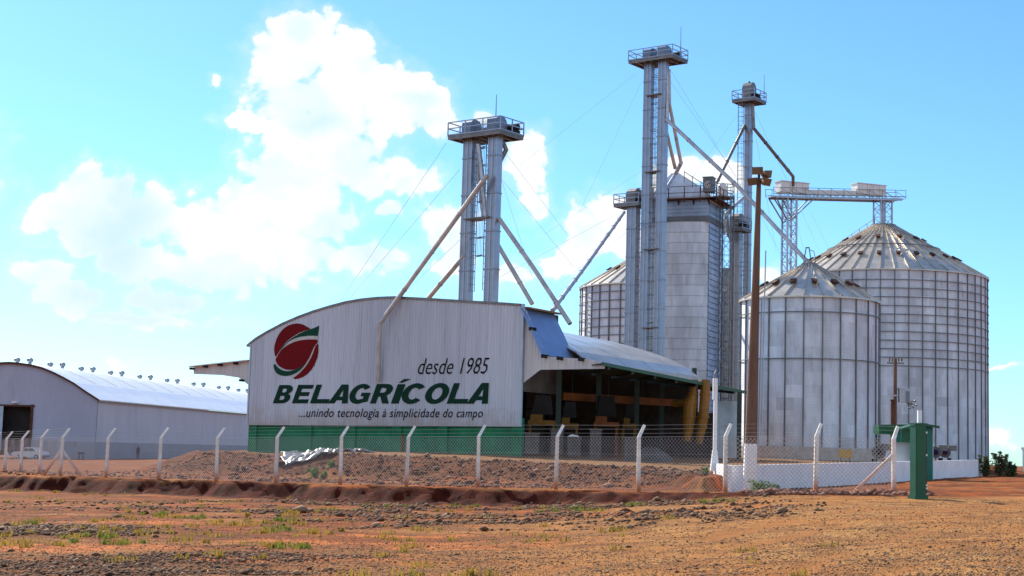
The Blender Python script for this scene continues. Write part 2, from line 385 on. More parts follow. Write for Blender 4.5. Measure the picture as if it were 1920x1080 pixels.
M['leaf'] = leaf_mat('shrub_leaves', (.045, .07, .024), (.17, .17, .06))
M['weed'] = leaf_mat('weed_leaves', (.06, .14, .02), (.16, .28, .05))
M['grass'] = leaf_mat('dry_grass', (.30, .20, .05), (.20, .23, .035))

# post stain: orange earth splashed up the foot of a fence post
m = M['post']; nt = m.node_tree; b = nt.nodes['Principled BSDF']
src = b.inputs['Base Color'].links[0].from_socket
at = N_(nt, 'ShaderNodeAttribute', attribute_name='stain')
nt.links.new(mixc(nt, at.outputs['Fac'], src, (.50, .14, .035)), b.inputs['Base Color'])

# ------------------------------------------------------------------ terrain
def vnoise(x, y, seed=0):
    xi = np.floor(x).astype(np.int64); yi = np.floor(y).astype(np.int64); fx = x - xi; fy = y - yi
    fx = fx * fx * (3 - 2 * fx); fy = fy * fy * (3 - 2 * fy)
    def h(a, b):
        n = (a * 374761393 + b * 668265263 + seed * 1274126177) & 0x7fffffff
        n = ((n ^ (n >> 13)) * 1274126177) & 0x7fffffff
        return ((n ^ (n >> 16)) & 0xffff) / 65535.0
    return (h(xi, yi) * (1 - fx) + h(xi + 1, yi) * fx) * (1 - fy) + (h(xi, yi + 1) * (1 - fx) + h(xi + 1, yi + 1) * fx) * fy


def fbm(x, y, o=4, seed=0):
    r = 0; a = .5; t = 0
    for i in range(o):
        r = r + a * vnoise(x * 2 ** i + 13.7 * i, y * 2 ** i - 7.1 * i, seed + i); t += a; a *= .5
    return r / t


def sstep(a, b, x):
    t = np.clip((x - a) / (b - a), 0, 1); return t * t * (3 - 2 * t)


FENCE_PX = [(3, 100), (26, 96.5), (56, 91), (91, 85.5), (130, 79.5), (215, 76.3), (313, 73.3), (420, 70.2), (531, 67.4), (651, 64.8), (774, 62.4), (907, 60.3),
            (1052, 58.3), (1206, 56.2), (1367, 54.2), (1535, 54.4), (1681, 54.8)]
FENCE_XY = [((x - 960) / FPX * D, D) for x, D in FENCE_PX]
BANK = [(-60, 104), (-30, 84.5)] + FENCE_XY[4:15] + [(10.8, 54.0), (14, 53.5)]


def poly_dist(px, py, pts):
    """distance to a polyline; sign > 0 on the camera's side (smaller y)"""
    best = np.full(px.shape, 1e9); sgn = np.zeros(px.shape)
    for (ax, ay), (bx, by) in zip(pts[:-1], pts[1:]):
        dx, dy = bx - ax, by - ay; L2 = dx * dx + dy * dy
        t = np.clip(((px - ax) * dx + (py - ay) * dy) / L2, 0, 1)
        d = np.hypot(px - ax - t * dx, py - ay - t * dy)
        cr = -(dx * (py - ay) - dy * (px - ax)) / math.sqrt(L2)
        m = d < best; best = np.where(m, d, best); sgn = np.where(m, np.sign(cr), sgn)
    return best * sgn


PAD = [(-19.6, 104, 6.0), (-16.0, 93, 6.0), (-11.8, 84.5, 5.5), (-5.4, 79.5, 5.0), (1.0, 74, 4.6), (5.6, 68, 4.2), (7.0, 61, 3.0), (7.25, 57.2, .3), (29.0, 98.6, .3), (33, 110, 6), (48, 230, 20), (-20, 230, 8), (-22, 130, 6)]


def ground(px, py, detail=True):
    px = np.asarray(px, float); py = np.asarray(py, float)
    xe = np.where(px > 30, 30 + 8 * np.tanh((px - 30) / 14.0), np.where(px < -62, -62 + 10 * np.tanh((px + 62) / 10.), px))
    z = .56 + .0215 * xe + .0 * py
    # pad edge
    best = np.full(px.shape, 1e9); inside = np.zeros(px.shape, bool); rampw = np.ones(px.shape)
    n = len(PAD)
    for i in range(n):
        ax, ay, r0 = PAD[i]; bx, by, r1 = PAD[(i + 1) % n]
        dx, dy = bx - ax, by - ay; t = np.clip(((px - ax) * dx + (py - ay) * dy) / (dx * dx + dy * dy), 0, 1)
        d = np.hypot(px - ax - t * dx, py - ay - t * dy); m = d < best
        best = np.where(m, d, best); rampw = np.where(m, r0 + (r1 - r0) * t if r0 != .3 else r0, rampw)
        cond = ((ay > py) != (by > py)) & (px < (bx - ax) * (py - ay) / ((by - ay) if by != ay else 1e-9) + ax)
        inside ^= cond
    padz = np.clip(1.66 + .013 * (py - 90), 1.1, 1.78 + .45 * sstep(3, 15, px)) - .38 * sstep(-8, -15, px)
    wob = (fbm(px * .35, py * .35, 4, 3) - .5) * 1.6
    k = np.where(inside, 1.0, 1 - sstep(0, 1, (best + wob * np.clip(rampw - 1, 0, 1)) / rampw))
    z = z + np.maximum(padz - z, 0) * k
    zone_berm = np.where(inside, np.clip(1 - best / 2.5, 0, 1), (k > .02) * np.clip(k * 3, 0, 1)) * (rampw > 1) * (px < 8.5) * (py < 106)
    # cut bank in front of the fence
    s = poly_dist(px, py, BANK)
    depth = .62 * sstep(10.5, -2.0, px) + .10 * sstep(-10, -26, px)
    along = px * .9 - py * .45
    gully = (fbm(along * .55 + 3, s * .25, 3, 21) - .45)
    edge = .45 + gully * 1.9
    k2 = sstep(0, 1, (s - edge) / 1.1)
    rise = sstep(4, 30, s) * .22                     # the foreground climbs back a little
    z = z - depth * k2 + depth * rise * .9
    zone_bank = sstep(.02, .2, k2) * (1 - sstep(.35, 1.4, s - edge - 1.0)) * sstep(12.0, 6, px)
    zone_bank = np.maximum(zone_bank, .0)
    if detail:
        z = z + (fbm(px * .45, py * .45, 4, 5) - .5) * .12 + (fbm(px * 2.3, py * 2.3, 3, 8) - .5) * .05
        z = z + zone_berm * (fbm(px * 1.3, py * 1.3, 4, 9) - .55) * .38 + zone_bank * (fbm(px * 2.2, py * 2.2, 4, 12) - .5) * .36
    fl = sstep(-4, -14, px) * sstep(34, 22, py)
    ru = fbm(px * .5 + 9, py * .9, 3, 33)
    z = z - tracks(px, py) * .035 * detail
    z = z - fl * sstep(.45, .62, ru) * .16 * detail
    return z, s, zone_berm, zone_bank, inside, best


def gz(x, y):
    return float(ground(np.array([x]), np.array([y]))[0][0])


DARK = [(410, 1045, 28.0, 2.6, 1.5), (60, 1062, 26, 3.0, 1.2), (110, 988, 37, 3.0, 2.6), (250, 1072, 24.5, 3, .7)]
PALE = [(60, 1022, 30.5, 3.6, 1.3), (560, 1042, 27.5, 2.2, .7), (640, 1002, 33, 3.2, .8), (850, 1010, 31.5, 2.6, .7), (300, 975, 42, 2.6, .8), (1150, 968, 45, 5, 1.2), (760, 990, 36, 2.5, .6)]


def spots(x, y, L, seed):
    r = np.zeros(np.shape(x))
    for px_, py_, D, ru, rv in L:
        cx = (px_ - 960) / FPX * D; q = np.hypot((x - cx) / ru, (y - D) / rv); r = np.maximum(r, 1 - sstep(.55, 1.15, q + (fbm(x * 1.1, y * 1.1, 4, seed) - .5) * 1.1))
    return r


TRACK = [(-3.5, 12), (-.5, 20), (3.8, 29), (9.5, 39), (17, 47), (30, 55), (50, 64)]


def tracks(x, y):
    d = np.abs(poly_dist(x, y, TRACK)); w = (fbm(x * .4, y * .4, 3, 81) - .5) * .5
    a = np.exp(-((d - .85 + w * .3) / .33) ** 2) * sstep(.30, .55, fbm(x * .35 + 2, y * .35, 3, 82))
    d2 = np.abs(poly_dist(x, y, [(px_ + 3.2, py_ - 2.4) for px_, py_ in TRACK])); a2 = np.exp(-((d2 - .8 + w * .4) / .30) ** 2) * sstep(.35, .6, fbm(x * .3 + 7, y * .3, 3, 83)) * .8
    return np.maximum(a, a2)


def rub_zone(x, y, s):
    a = sstep(1.6, 3.2, s) * (1 - sstep(10, 17, s + (fbm(x * .35, y * .35, 3, 60) - .5) * 12)) * sstep(10, 3, x) * (.35 + .65 * sstep(-17, -8, x))
    return np.maximum(a * sstep(.36, .5, fbm(x * .5 + 4, y * .5, 4, 61)), spots(x, y, DARK, 62))


def build_ground():
    fine = np.radians(np.linspace(-21.5, 21.5, 470))
    coarse = np.radians(np.concatenate([np.linspace(-180, -24, 40), np.linspace(24, 179, 40)]))
    th = np.sort(np.concatenate([fine, coarse]))
    r = np.concatenate([[2, 5, 8], 1 / np.linspace(1 / 11., 1 / 50., 230), np.arange(50.2, 92, .14), np.arange(92.3, 112, .35), np.geomspace(112.5, 400, 75), np.geomspace(430, 9000, 26)])
    T, R = np.meshgrid(th, r); X = R * np.sin(T); Y = R * np.cos(T)
    Z, s, zb, zk, ins, best = ground(X, Y)
    far = sstep(300, 1500, R); Z = Z * (1 - far) + far * (Z * .2 - 6.0 * sstep(500, 3000, R))
    nr, nt_ = X.shape; co = np.stack([X, Y, Z], -1).reshape(-1, 3)
    co = np.vstack([co, [[0, 0, float(gz(0, 0))]]])
    i = np.arange(nr - 1)[:, None] * nt_; j = np.arange(nt_)[None, :]; j2 = (j + 1) % nt_
    q = np.stack([i + j, i + j2, i + nt_ + j2, i + nt_ + j], -1).reshape(-1, 4)[:, ::-1]
    c = len(co) - 1; tri = np.stack([np.arange(nt_), np.full(nt_, c), (np.arange(nt_) + 1) % nt_], -1)
    me = bpy.data.meshes.new('ground')
    nl = q.size + tri.size; me.vertices.add(len(co)); me.vertices.foreach_set('co', co.ravel())
    me.loops.add(nl); me.loops.foreach_set('vertex_index', np.concatenate([q.ravel(), tri.ravel()]))
    np_ = len(q) + len(tri); me.polygons.add(np_)
    me.polygons.foreach_set('loop_start', np.concatenate([np.arange(len(q)) * 4, q.size + np.arange(len(tri)) * 3]))
    me.polygons.foreach_set('use_smooth', [True] * np_); me.update(calc_edges=True); me.validate()
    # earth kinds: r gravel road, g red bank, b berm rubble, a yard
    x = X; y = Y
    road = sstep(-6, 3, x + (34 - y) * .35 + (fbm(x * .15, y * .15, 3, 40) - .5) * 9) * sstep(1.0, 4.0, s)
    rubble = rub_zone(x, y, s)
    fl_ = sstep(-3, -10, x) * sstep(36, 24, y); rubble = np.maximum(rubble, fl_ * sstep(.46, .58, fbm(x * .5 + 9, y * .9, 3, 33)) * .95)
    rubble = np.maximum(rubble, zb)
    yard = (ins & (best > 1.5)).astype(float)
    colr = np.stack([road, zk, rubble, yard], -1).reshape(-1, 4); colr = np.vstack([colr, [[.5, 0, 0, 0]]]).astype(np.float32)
    a = me.attributes.new('earth', 'FLOAT_COLOR', 'POINT'); a.data.foreach_set('color', colr.ravel())
    tv_ = np.concatenate([tracks(X, Y).ravel(), [0]]).astype(np.float32); a = me.attributes.new('track', 'FLOAT', 'POINT'); a.data.foreach_set('value', tv_)
    pv_ = np.concatenate([spots(X, Y, PALE, 63).ravel(), [0]]).astype(np.float32); a = me.attributes.new('pale', 'FLOAT', 'POINT'); a.data.foreach_set('value', pv_)
    m, nt, b = nodes('earth')
    tc = N_(nt, 'ShaderNodeTexCoord')
    def nz(scale, det=6., rough=.6, st=(1, 1, 1)):
        mp = N_(nt, 'ShaderNodeMapping'); mp.inputs['Scale'].default_value = st; nt.links.new(tc.outputs['Object'], mp.inputs[0])
        n = N_(nt, 'ShaderNodeTexNoise', Scale=scale, Detail=det, Roughness=rough); nt.links.new(mp.outputs[0], n.inputs['Vector']); return n.outputs[0]
    def mul(a_, b_):
        n = N_(nt, 'ShaderNodeMath', operation='MULTIPLY')
        for i_, v in enumerate((a_, b_)):
            if isinstance(v, float): n.inputs[i_].default_value = v
            else: nt.links.new(v, n.inputs[i_])
        return n.outputs[0]
    at = N_(nt, 'ShaderNodeAttribute', attribute_name='earth'); sp = N_(nt, 'ShaderNodeSeparateColor'); nt.links.new(at.outputs['Color'], sp.inputs[0])
    soil = mixc(nt, ramp(nt, nz(.35, 8), .35, .65), (.115, .032, .011), (.25, .082, .024))
    soil = mixc(nt, ramp(nt, nz(.55, 8, .65, (1, 2.4, 1)), .50, .62), soil, (.46, .125, .026))
    soil = mixc(nt, mul(ramp(nt, nz(.55, 6, .6, (1, 1.8, 1)), .50, .66), .8), soil, (.12, .055, .032))
    vo = N_(nt, 'ShaderNodeTexVoronoi', Scale=24.0); nt.links.new(tc.outputs['Object'], vo.inputs['Vector'])
    sv = N_(nt, 'ShaderNodeSeparateColor'); nt.links.new(vo.outputs['Color'], sv.inputs[0])
    grav = mixc(nt, sv.outputs[0], (.18, .095, .048), (.54, .35, .19))
    gr2 = mixc(nt, ramp(nt, nz(.25, 6), .4, .62), grav, (.40, .19, .072))
    road_c = mixc(nt, .72, (.42, .27, .14), gr2)
    c1 = mixc(nt, sp.outputs[0], soil, road_c)
    c1 = mixc(nt, mul(ramp(nt, nz(.16, 5, .55, (1, 2.6, 1)), .50, .64), .55), c1, (.43, .26, .125))
    c1 = mixc(nt, mul(ramp(nt, nz(.22, 6, .6, (1, 3.2, 1)), .54, .66), .6), c1, (.135, .060, .030))
    # loose pebbles over the bare soil too
    peb = mixc(nt, sv.outputs[1], (.06, .025, .014), (.28, .13, .068))
    c1 = mixc(nt, mul(ramp(nt, nz(1.1, 6), .42, .62), .55), c1, peb)
    rub = mixc(nt, sv.outputs[2], (.05, .019, .009), (.18, .075, .032))
    rub = mixc(nt, ramp(nt, nz(.6, 6), .48, .68), rub, (.20, .070, .022))
    c1 = mixc(nt, sp.outputs[2], c1, rub)
    ap = N_(nt, 'ShaderNodeAttribute', attribute_name='pale'); c1 = mixc(nt, mul(ap.outputs['Fac'], ramp(nt, nz(1.6, 7, .65), .34, .56)), c1, (.50, .19, .075))
    atk = N_(nt, 'ShaderNodeAttribute', attribute_name='track'); c1 = mixc(nt, mul(atk.outputs['Fac'], .75), c1, mixc(nt, nz(3.0, 6), (.24, .105, .045), (.43, .22, .095)))
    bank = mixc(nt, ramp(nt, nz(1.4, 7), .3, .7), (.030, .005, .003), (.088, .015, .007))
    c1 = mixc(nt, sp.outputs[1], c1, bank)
    c1 = mixc(nt, mul(at.outputs['Alpha'], .8), c1, (.26, .18, .13))
    c1 = mixc(nt, 1.0, c1, (1.10, .86, .52), 'MULTIPLY')
    nt.links.new(c1, b.inputs['Base Color']); b.inputs['Roughness'].default_value = .95; b.inputs['Specular IOR Level'].default_value = .15
    hgt = N_(nt, 'ShaderNodeMath', operation='ADD'); nt.links.new(nz(9., 6, .7), hgt.inputs[0]); nt.links.new(mul(vo.outputs['Distance'], -.6), hgt.inputs[1])
    bp = N_(nt, 'ShaderNodeBump', Strength=.75, Distance=.07); nt.links.new(hgt.outputs[0], bp.inputs['Height']); nt.links.new(bp.outputs[0], b.inputs['Normal'])
    me.materials.append(m)
    o = bpy.data.objects.new('ground', me); COL.objects.link(o); tag(o, 'red and orange earth with gravel and a cut bank', 'ground', kind='structure')


build_ground()

# ------------------------------------------------------------------ grain shed (building frame: facade plane + depth axis)
FR = P(975, 800, 92.0); FL = P(465, 798, 105.8)
E1 = Vector((FR.x - FL.x, FR.y - FL.y, 0)); FW = E1.length; E1.normalize()
E2 = Vector((.5, .866, 0)).normalized()                # along the shed, away from the road
EN = Vector((E1.y, -E1.x, 0)).normalized()             # outward normal of the front
UP = Vector((0, 0, 1))


def on_plane(x, y, q, n):
    d = ray(x, y); t = (Vector(q) - CAMP).dot(n) / d.dot(n); return CAMP + d * t


def FP(x, y, out=0.0):               # point on the front wall
    return on_plane(x, y, FL + EN * out, EN)


def FUZ(x, y, back=0.0):
    p = on_plane(x, y, FL + E2 * back, EN); return (p - FL).dot(E1), p.z


def FW3(u, z, out=0.0): return Vector((FL.x, FL.y, 0)) + E1 * u + EN * out + UP * z


PADZ = 1.92
shed = thing('grain_shed', FW3(FW / 2, PADZ - .3), 'big grey corrugated shed with arched top, red emblem and green lettering on its front', 'building')
top_px = [(464, 647), (480, 634), (500, 622), (530, 606), (560, 593), (590, 582), (620, 573), (650, 565), (680, 560), (710, 557), (740, 556), (760, 557), (800, 559), (850, 562), (900, 565), (950, 568), (977, 570)]
top_uz = [FUZ(*p) for p in top_px]
TU = np.array([a for a, _ in top_uz]); TZ = np.array([b_ for _, b_ in top_uz])
bot_uz = [FUZ(464, 797), FUZ(977, 800)]


def zt(u): return float(np.interp(u, TU, TZ))
def zb_(u): return float(np.interp(u, [bot_uz[0][0], bot_uz[1][0]], [bot_uz[0][1], bot_uz[1][1]]))


def corr_wall(mb, u0, u1, ztop, zbot, out0, depth=.035, pitch=.24):
    """profiled vertical sheeting: trapezoid ribs as real steps"""
    us = []; u = u0
    while u < u1:
        for f_, o_ in ((0, 0), (.28, 0), (.40, 1), (.86, 1), (1.0, 0)):
            uu = u + f_ * pitch
            if uu <= u1: us.append((uu, o_))
        u += pitch
    us.append((u1, 0))
    vs = []; fs = []; tones = []
    for uu, o_ in us:
        vs += [FW3(uu, zbot(uu), out0 + o_ * depth), FW3(uu, ztop(uu), out0 + o_ * depth)]
    for i in range(len(us) - 1):
        t = .5 + .16 * math.sin(int(us[i][0] / .97) * 12.9) + random.uniform(-.05, .05)
        mb.add([vs[2 * i], vs[2 * i + 2], vs[2 * i + 3], vs[2 * i + 1]], [(0, 1, 2, 3)], t)


f = MB(); corr_wall(f, 0.0, FW, zt, zb_, 0.0)
f.build('front_cladding', M['facade'], shed)
# trims
tr = MB()
pts = [FW3(u, z + .02, .10) for u, z in top_uz]; pts2 = [FW3(u, z + .02, -.25) for u, z in top_uz]
tr.sheet(pts, pts2, (0, 0, -.14))
tr.build('verge_flashing', M['galv_dark'], shed)
tr = MB(); tr.box(FW3(FW + .03, (zt(FW) + zb_(FW)) / 2, .02), E1, EN, UP, .07, .07, (zt(FW) - zb_(FW)) / 2)
tr.build('corner_flashing', M['blue_grey'], shed); tr = MB(); tr.box(FW3(-.05, (zt(0) + zb_(0)) / 2, .0), E1, EN, UP, .06, .06, (zt(0) - zb_(0)) / 2)
tr.build('corner_flashing', M['blue_grey'], shed)
# green base wall with pilasters
g = MB(); zg = zb_(0) + .7
g.box(FW3(FW / 2, (PADZ - .8 + zg) / 2, -.32), E1, EN, UP, FW / 2, .12, (zg - PADZ + .8) / 2)
g.build('base_wall', M['green_wall'], shed)
pil = MB(); pil.box(FW3(.38, (PADZ - .8 + zg) / 2, -.13), E1, EN, UP, .38, .065, (zg - PADZ + .8) / 2); p0 = pil.build('pilaster', M['green_wall'], shed)
for px_ in (574, 656, 742, 828, 968):
    u, _ = FUZ(px_, 815); near_dup(p0, shed, E1 * (u - .38))
d = MB(); u, _ = FUZ(748, 832); d.box(FW3(u, PADZ + .35, -.14), E1, EN, UP, .22, .05, .55); d.build('hatch', M['orange'], shed)


def face_poly(px_list, out, dens=None):
    return [FW3(*FUZ(x, y), out) for x, y in px_list]


# left canopy end + its roof
lc = [(360, 689), (400, 684), (466, 677), (466, 724), (445, 708), (412, 703), (360, 701)]
c = MB(); c.prism(face_poly(lc, -.15), EN * -.08); c.build('canopy_gable', M['facade_light'], shed)
c = MB()
A = [FW3(*FUZ(x, y), .15) + UP * .06 for x, y in ((357, 688), (400, 683), (466, 676))]
c.sheet(A, [a + E2 * 19 for a in A], (0, 0, -.07)); c.build('canopy_roof', M['shed_roof'], shed)
for px_, py_ in ((361, 690), (386, 686), (414, 683), (443, 680), (454, 712)):
    u, z = FUZ(px_, py_); c = MB(); c.box(FW3(u, z - .05, .0), E1, EN, UP, .06, .25, .08); c.build('purlin_end', M['dark'], shed)

# right canopy end panel (profiled), steep side roof, canopy
up_px = [(978, 572), (984, 582), (1022, 668), (1098, 673), (1131, 679)]
lo_px = [(978, 718), (1010, 693), (1131, 691)]
uu_, uz_ = zip(*[FUZ(x, y) for x, y in up_px]); lu_, lz_ = zip(*[FUZ(x, y) for x, y in lo_px])
c = MB(); corr_wall(c, uu_[0] + .05, uu_[-1], lambda u: float(np.interp(u, uu_, uz_)), lambda u: float(np.interp(u, lu_, lz_)), -.18, .03)
c.build('canopy_gable', M['facade_light'], shed)
st = MB(); A = [FW3(*FUZ(x, y), .22) + UP * .05 for x, y in ((981, 578), (1000, 618), (1021, 667))]
st.sheet(A, [a + E2 * 4.1 for a in A], Vector((-.6, -.35, -.6)) * .09); st.build('steep_roof', M['sky_tinted_sheet'], shed)
for x, y in ((999, 617), (1022, 668), (1051, 672), (1091, 674)):
    u, z = FUZ(x, y); pe = MB(); pe.box(FW3(u, z, .02), E1, EN, UP, .07, .3, .10); pe.build('purlin_end', M['dark'], shed)
# head-house roof sheet behind the front, with an eave beyond the right corner
hr = MB(); ru = [(u, z) for u, z in top_uz if u < FW - .1] + [(FW + .15, zt(FW) - .02), (FW + .42, zt(FW) - .06)]
A = [FW3(u, z - .13, -.28) for u, z in ru]; hr.sheet(A, [a + E2 * 4.3 for a in A], (0, 0, -.10)); hr.build('head_house_roof', M['wood_soffit'], shed)
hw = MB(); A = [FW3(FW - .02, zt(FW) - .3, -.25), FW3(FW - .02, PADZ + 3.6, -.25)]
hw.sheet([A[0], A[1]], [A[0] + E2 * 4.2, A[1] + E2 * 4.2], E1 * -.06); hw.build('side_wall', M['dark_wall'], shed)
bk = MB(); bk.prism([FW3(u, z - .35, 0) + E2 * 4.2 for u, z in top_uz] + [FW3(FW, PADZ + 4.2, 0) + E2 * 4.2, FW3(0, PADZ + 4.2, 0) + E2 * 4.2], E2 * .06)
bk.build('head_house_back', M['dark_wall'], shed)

# barrel roof: far arch seen from the yard, swept towards the head house
FAR = 20.5
G0 = on_plane(1308, 704, FW3(0, 0) + E2 * FAR, EN)
arc_px = [(1309, 706), (1290, 690), (1260, 675), (1220, 660), (1180, 648.5), (1140, 639), (1100, 631), (1075, 626.5)]
AR = [on_plane(x, y, G0, EN) for x, y in arc_px]
du = AR[-1] - AR[-2]
for i in range(1, 5): AR.append(AR[7] + E1 * (-1.6 * i) + UP * (.22 * i - .03 * i * i))
mid = AR[-1]; half = [2 * (mid - p).dot(E1 * -1) for p in AR]
AL = [p - E1 * (2 * (p - mid).dot(E1)) for p in AR[:-1]][::-1]
ARC = AR + [p for p in AL if (p - FL).dot(E1) > 4.5]
dn = FAR - 3.4
rf = MB(); rf.sheet(ARC, [p - E2 * dn for p in ARC], (0, 0, -.09)); roof = rf.build('barrel_roof', M['shed_roof'], shed, smooth=False)
for k, s_ in enumerate((.10, .32, .56, .80)):           # overlapped sheet laps
    b_ = MB(); q = [p + UP * .015 - E2 * (dn * (1 - s_)) for p in AR]; b_.sheet(q, [p + E2 * .16 for p in q], (0, 0, -.02)); b_.build('roof_lap', M['blue_grey'], shed)
fa = MB(); e0 = AR[0] + UP * -.06 + E1 * .05; e1_ = e0 - E2 * dn
fa.sheet([e0, e0 - UP * .42], [e1_, e1_ - UP * .42], E1 * -.05); fa.build('eave_fascia', M['facade_light'], shed)
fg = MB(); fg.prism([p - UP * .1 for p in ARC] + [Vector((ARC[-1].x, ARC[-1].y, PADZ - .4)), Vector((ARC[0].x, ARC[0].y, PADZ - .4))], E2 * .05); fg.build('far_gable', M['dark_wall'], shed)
# canopy roof on the yard side
o0 = FW3(*FUZ(1131, 681), .15); o1 = P(1400, 735, 105.5)
i0 = e1_ - UP * .55; i1 = e0 - UP * .55 + E2 * 1.5
cn = MB(); cn.sheet([i0 - E2 * 2.5, o0], [i1, o1], (0, 0, -.06)); cn.build('canopy_roof', M['dark_steel'], shed)
ce = MB(); dd = (o1 - o0).normalized(); ce.sheet([o0 + UP * .06, o0 - UP * .14], [o1 + UP * .06, o1 - UP * .14], E1 * .06); ce.build('canopy_edge', M['green_edge'], shed)
# rafters under the canopy and columns
for k in range(7):
    t = (k + .3) / 7; a = i0.lerp(i1, t) - UP * .22; b_ = o0.lerp(o1, t) - UP * .22
    mbx = MB(); mbx.tube(a, b_, .11, 4); mbx.build('rafter', M['dark_steel'], shed)
for x, D in ((1046, 95), (1121, 98.5), (1193, 102), (1240, 105), (1300, 109)):
    p = P(x, 800, D); mbx = MB(); z1 = P(x, 690, D).z
    mbx.bx(p.x - .16, p.x + .16, p.y - .16, p.y + .16, PADZ - .3, z1); mbx.build('column', M['dark_steel'], shed)
for x, D in ((1386, 104.5), (1270, 97.5)):
    p = P(x, 800, D); z1 = P(x, 690 + (x - 1131) * .168, D).z - .1
    mbx = MB(); mbx.bx(p.x - .14, p.x + .14, p.y - .14, p.y + .14, PADZ - .3, z1)
    if x == 1386: mbx.build('column', M['dark_steel'], shed)
# inner infill walls (far long side and bays) with rails
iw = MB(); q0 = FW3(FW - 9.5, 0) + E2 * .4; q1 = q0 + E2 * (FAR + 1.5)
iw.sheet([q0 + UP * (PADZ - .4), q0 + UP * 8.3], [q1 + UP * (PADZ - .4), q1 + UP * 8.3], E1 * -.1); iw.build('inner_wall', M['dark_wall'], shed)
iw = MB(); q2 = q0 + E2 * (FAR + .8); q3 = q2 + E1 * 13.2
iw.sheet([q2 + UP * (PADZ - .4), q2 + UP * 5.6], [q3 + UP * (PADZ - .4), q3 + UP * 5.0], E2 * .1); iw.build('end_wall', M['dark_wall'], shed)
rl = MB()
for zz in (2.6, 4.3, 5.9):
    rl.sheet([q0 + E1 * .05 + UP * (PADZ + zz - 1.2), q0 + E1 * .05 + UP * (PADZ + zz - 1.12)], [q1 + E1 * .05 + UP * (PADZ + zz - 1.2), q1 + E1 * .05 + UP * (PADZ + zz - 1.12)], E1 * .06)
rl.build('wall_rail', M['dark'], shed)
for k in range(6):
    p = q0 + E2 * (1.5 + k * 3.5) + E1 * .12; mbx = MB(); mbx.box(p + UP * (PADZ + 2.6), E1, E2, UP, .09, .12, 3.0); mbx.build('stanchion', M['dark'], shed)
# pale corrugated screen at the far end
sc = MB(); a = P(1337, 815, 107); b_ = P(1383, 815, 107); n_ = 18; z0 = PADZ - .2; z1 = P(1360, 752, 107).z
for i in range(n_):
    p = a.lerp(b_, i / n_); p2 = a.lerp(b_, (i + .6) / n_); p3 = a.lerp(b_, (i + 1) / n_)
    for s0, s1, oo in ((p, p2, 0), (p2, p3, .05)):
        sc.add([(s0.x, s0.y + oo, z0), (s1.x, s1.y + oo, z0), (s1.x, s1.y + oo, z1), (s0.x, s0.y + oo, z1)], [(0, 1, 2, 3)], .5 + .25 * (oo > 0))
sc.build('screen_wall', M['blue_grey'], shed)


# ---- lettering and emblem
def curve_mesh(splines):
    cu = bpy.data.curves.new('tmp', 'CURVE'); cu.dimensions = '2D'; cu.fill_mode = 'BOTH'
    for pts in splines:
        s = cu.splines.new('POLY'); s.points.add(len(pts) - 1); s.use_cyclic_u = True
        for q, (x, y) in zip(s.points, pts): q.co = (x, y, 0, 1)
    ob = bpy.data.objects.new('tmp', cu); COL.objects.link(ob)
    dg = bpy.context.evaluated_depsgraph_get(); me = bpy.data.meshes.new_from_object(ob.evaluated_get(dg))
    v = [tuple(q.co) for q in me.vertices]; fs = [tuple(p.vertices) for p in me.polygons]
    bpy.data.objects.remove(ob); bpy.data.curves.remove(cu); bpy.data.meshes.remove(me)
    return v, fs


def text_mesh(body, shear=.25, offset=0.0, spacing=1.0):
    cu = bpy.data.curves.new('tmp', 'FONT'); cu.body = body; cu.shear = shear; cu.offset = offset; cu.fill_mode = 'FRONT'; cu.space_character = spacing; cu.resolution_u = 4
    ob = bpy.data.objects.new('tmp', cu); COL.objects.link(ob)
    dg = bpy.context.evaluated_depsgraph_get(); me = bpy.data.meshes.new_from_object(ob.evaluated_get(dg))
    v = [tuple(q.co) for q in me.vertices]; fs = [tuple(p.vertices) for p in me.polygons]
    bpy.data.objects.remove(ob); bpy.data.curves.remove(cu); bpy.data.meshes.remove(me)
    return v, fs


def Z6(x, y): return 480 + x / 4.0, 590 + y / 4.0
OUT = .055


def put(mb, v, fs, fn):
    mb.add([FW3(*FUZ(*fn(x, y)), OUT) for x, y, _ in v], fs)


def arc(cx, cy, rx, ry, a0, a1, n=14):
    return [(cx + rx * math.cos(math.radians(a0 + (a1 - a0) * i / n)), cy + ry * math.sin(math.radians(a0 + (a1 - a0) * i / n))) for i in range(n + 1)]


G = {}
G['B'] = [[(0, 0), (.58, 0)] + arc(.58, .28, .40, .28, -90, 62, 9) + arc(.58, .745, .37, .255, -48, 90, 9) + [(0, 1)],
          [(.32, .19), (.52, .19)] + arc(.52, .30, .10, .11, -90, 90, 5) + [(.32, .41)], [(.32, .60), (.50, .60)] + arc(.50, .70, .09, .10, -90, 90, 5) + [(.32, .80)]]
G['E'] = [[(0, 0), (1, 0), (1, .22), (.33, .22), (.33, .40), (.90, .40), (.90, .61), (.33, .61), (.33, .79), (.98, .79), (.98, 1), (0, 1)]]
G['L'] = [[(0, 0), (1, 0), (1, .23), (.30, .23), (.30, 1), (0, 1)]]
G['A'] = [[(0, 0), (.33, 0), (.39, .17), (.66, .17), (.70, 0), (1.0, 0), (.70, 1), (.36, 1)], [(.44, .36), (.62, .36), (.54, .74)]]
G['R'] = [[(0, 0), (.32, 0), (.32, .36), (.42, .36), (.66, 0), (1.02, 0), (.74, .40)] + arc(.60, .70, .36, .30, -62, 90, 9) + [(0, 1)],
          [(.32, .56), (.52, .56)] + arc(.52, .68, .10, .12, -90, 90, 5) + [(.32, .80)]]
G['I'] = [[(0, 0), (1, 0), (1, .98), (0, .98)], [(.05, 1.05), (.55, 1.05), (1.5, 1.24), (.55, 1.24)]]
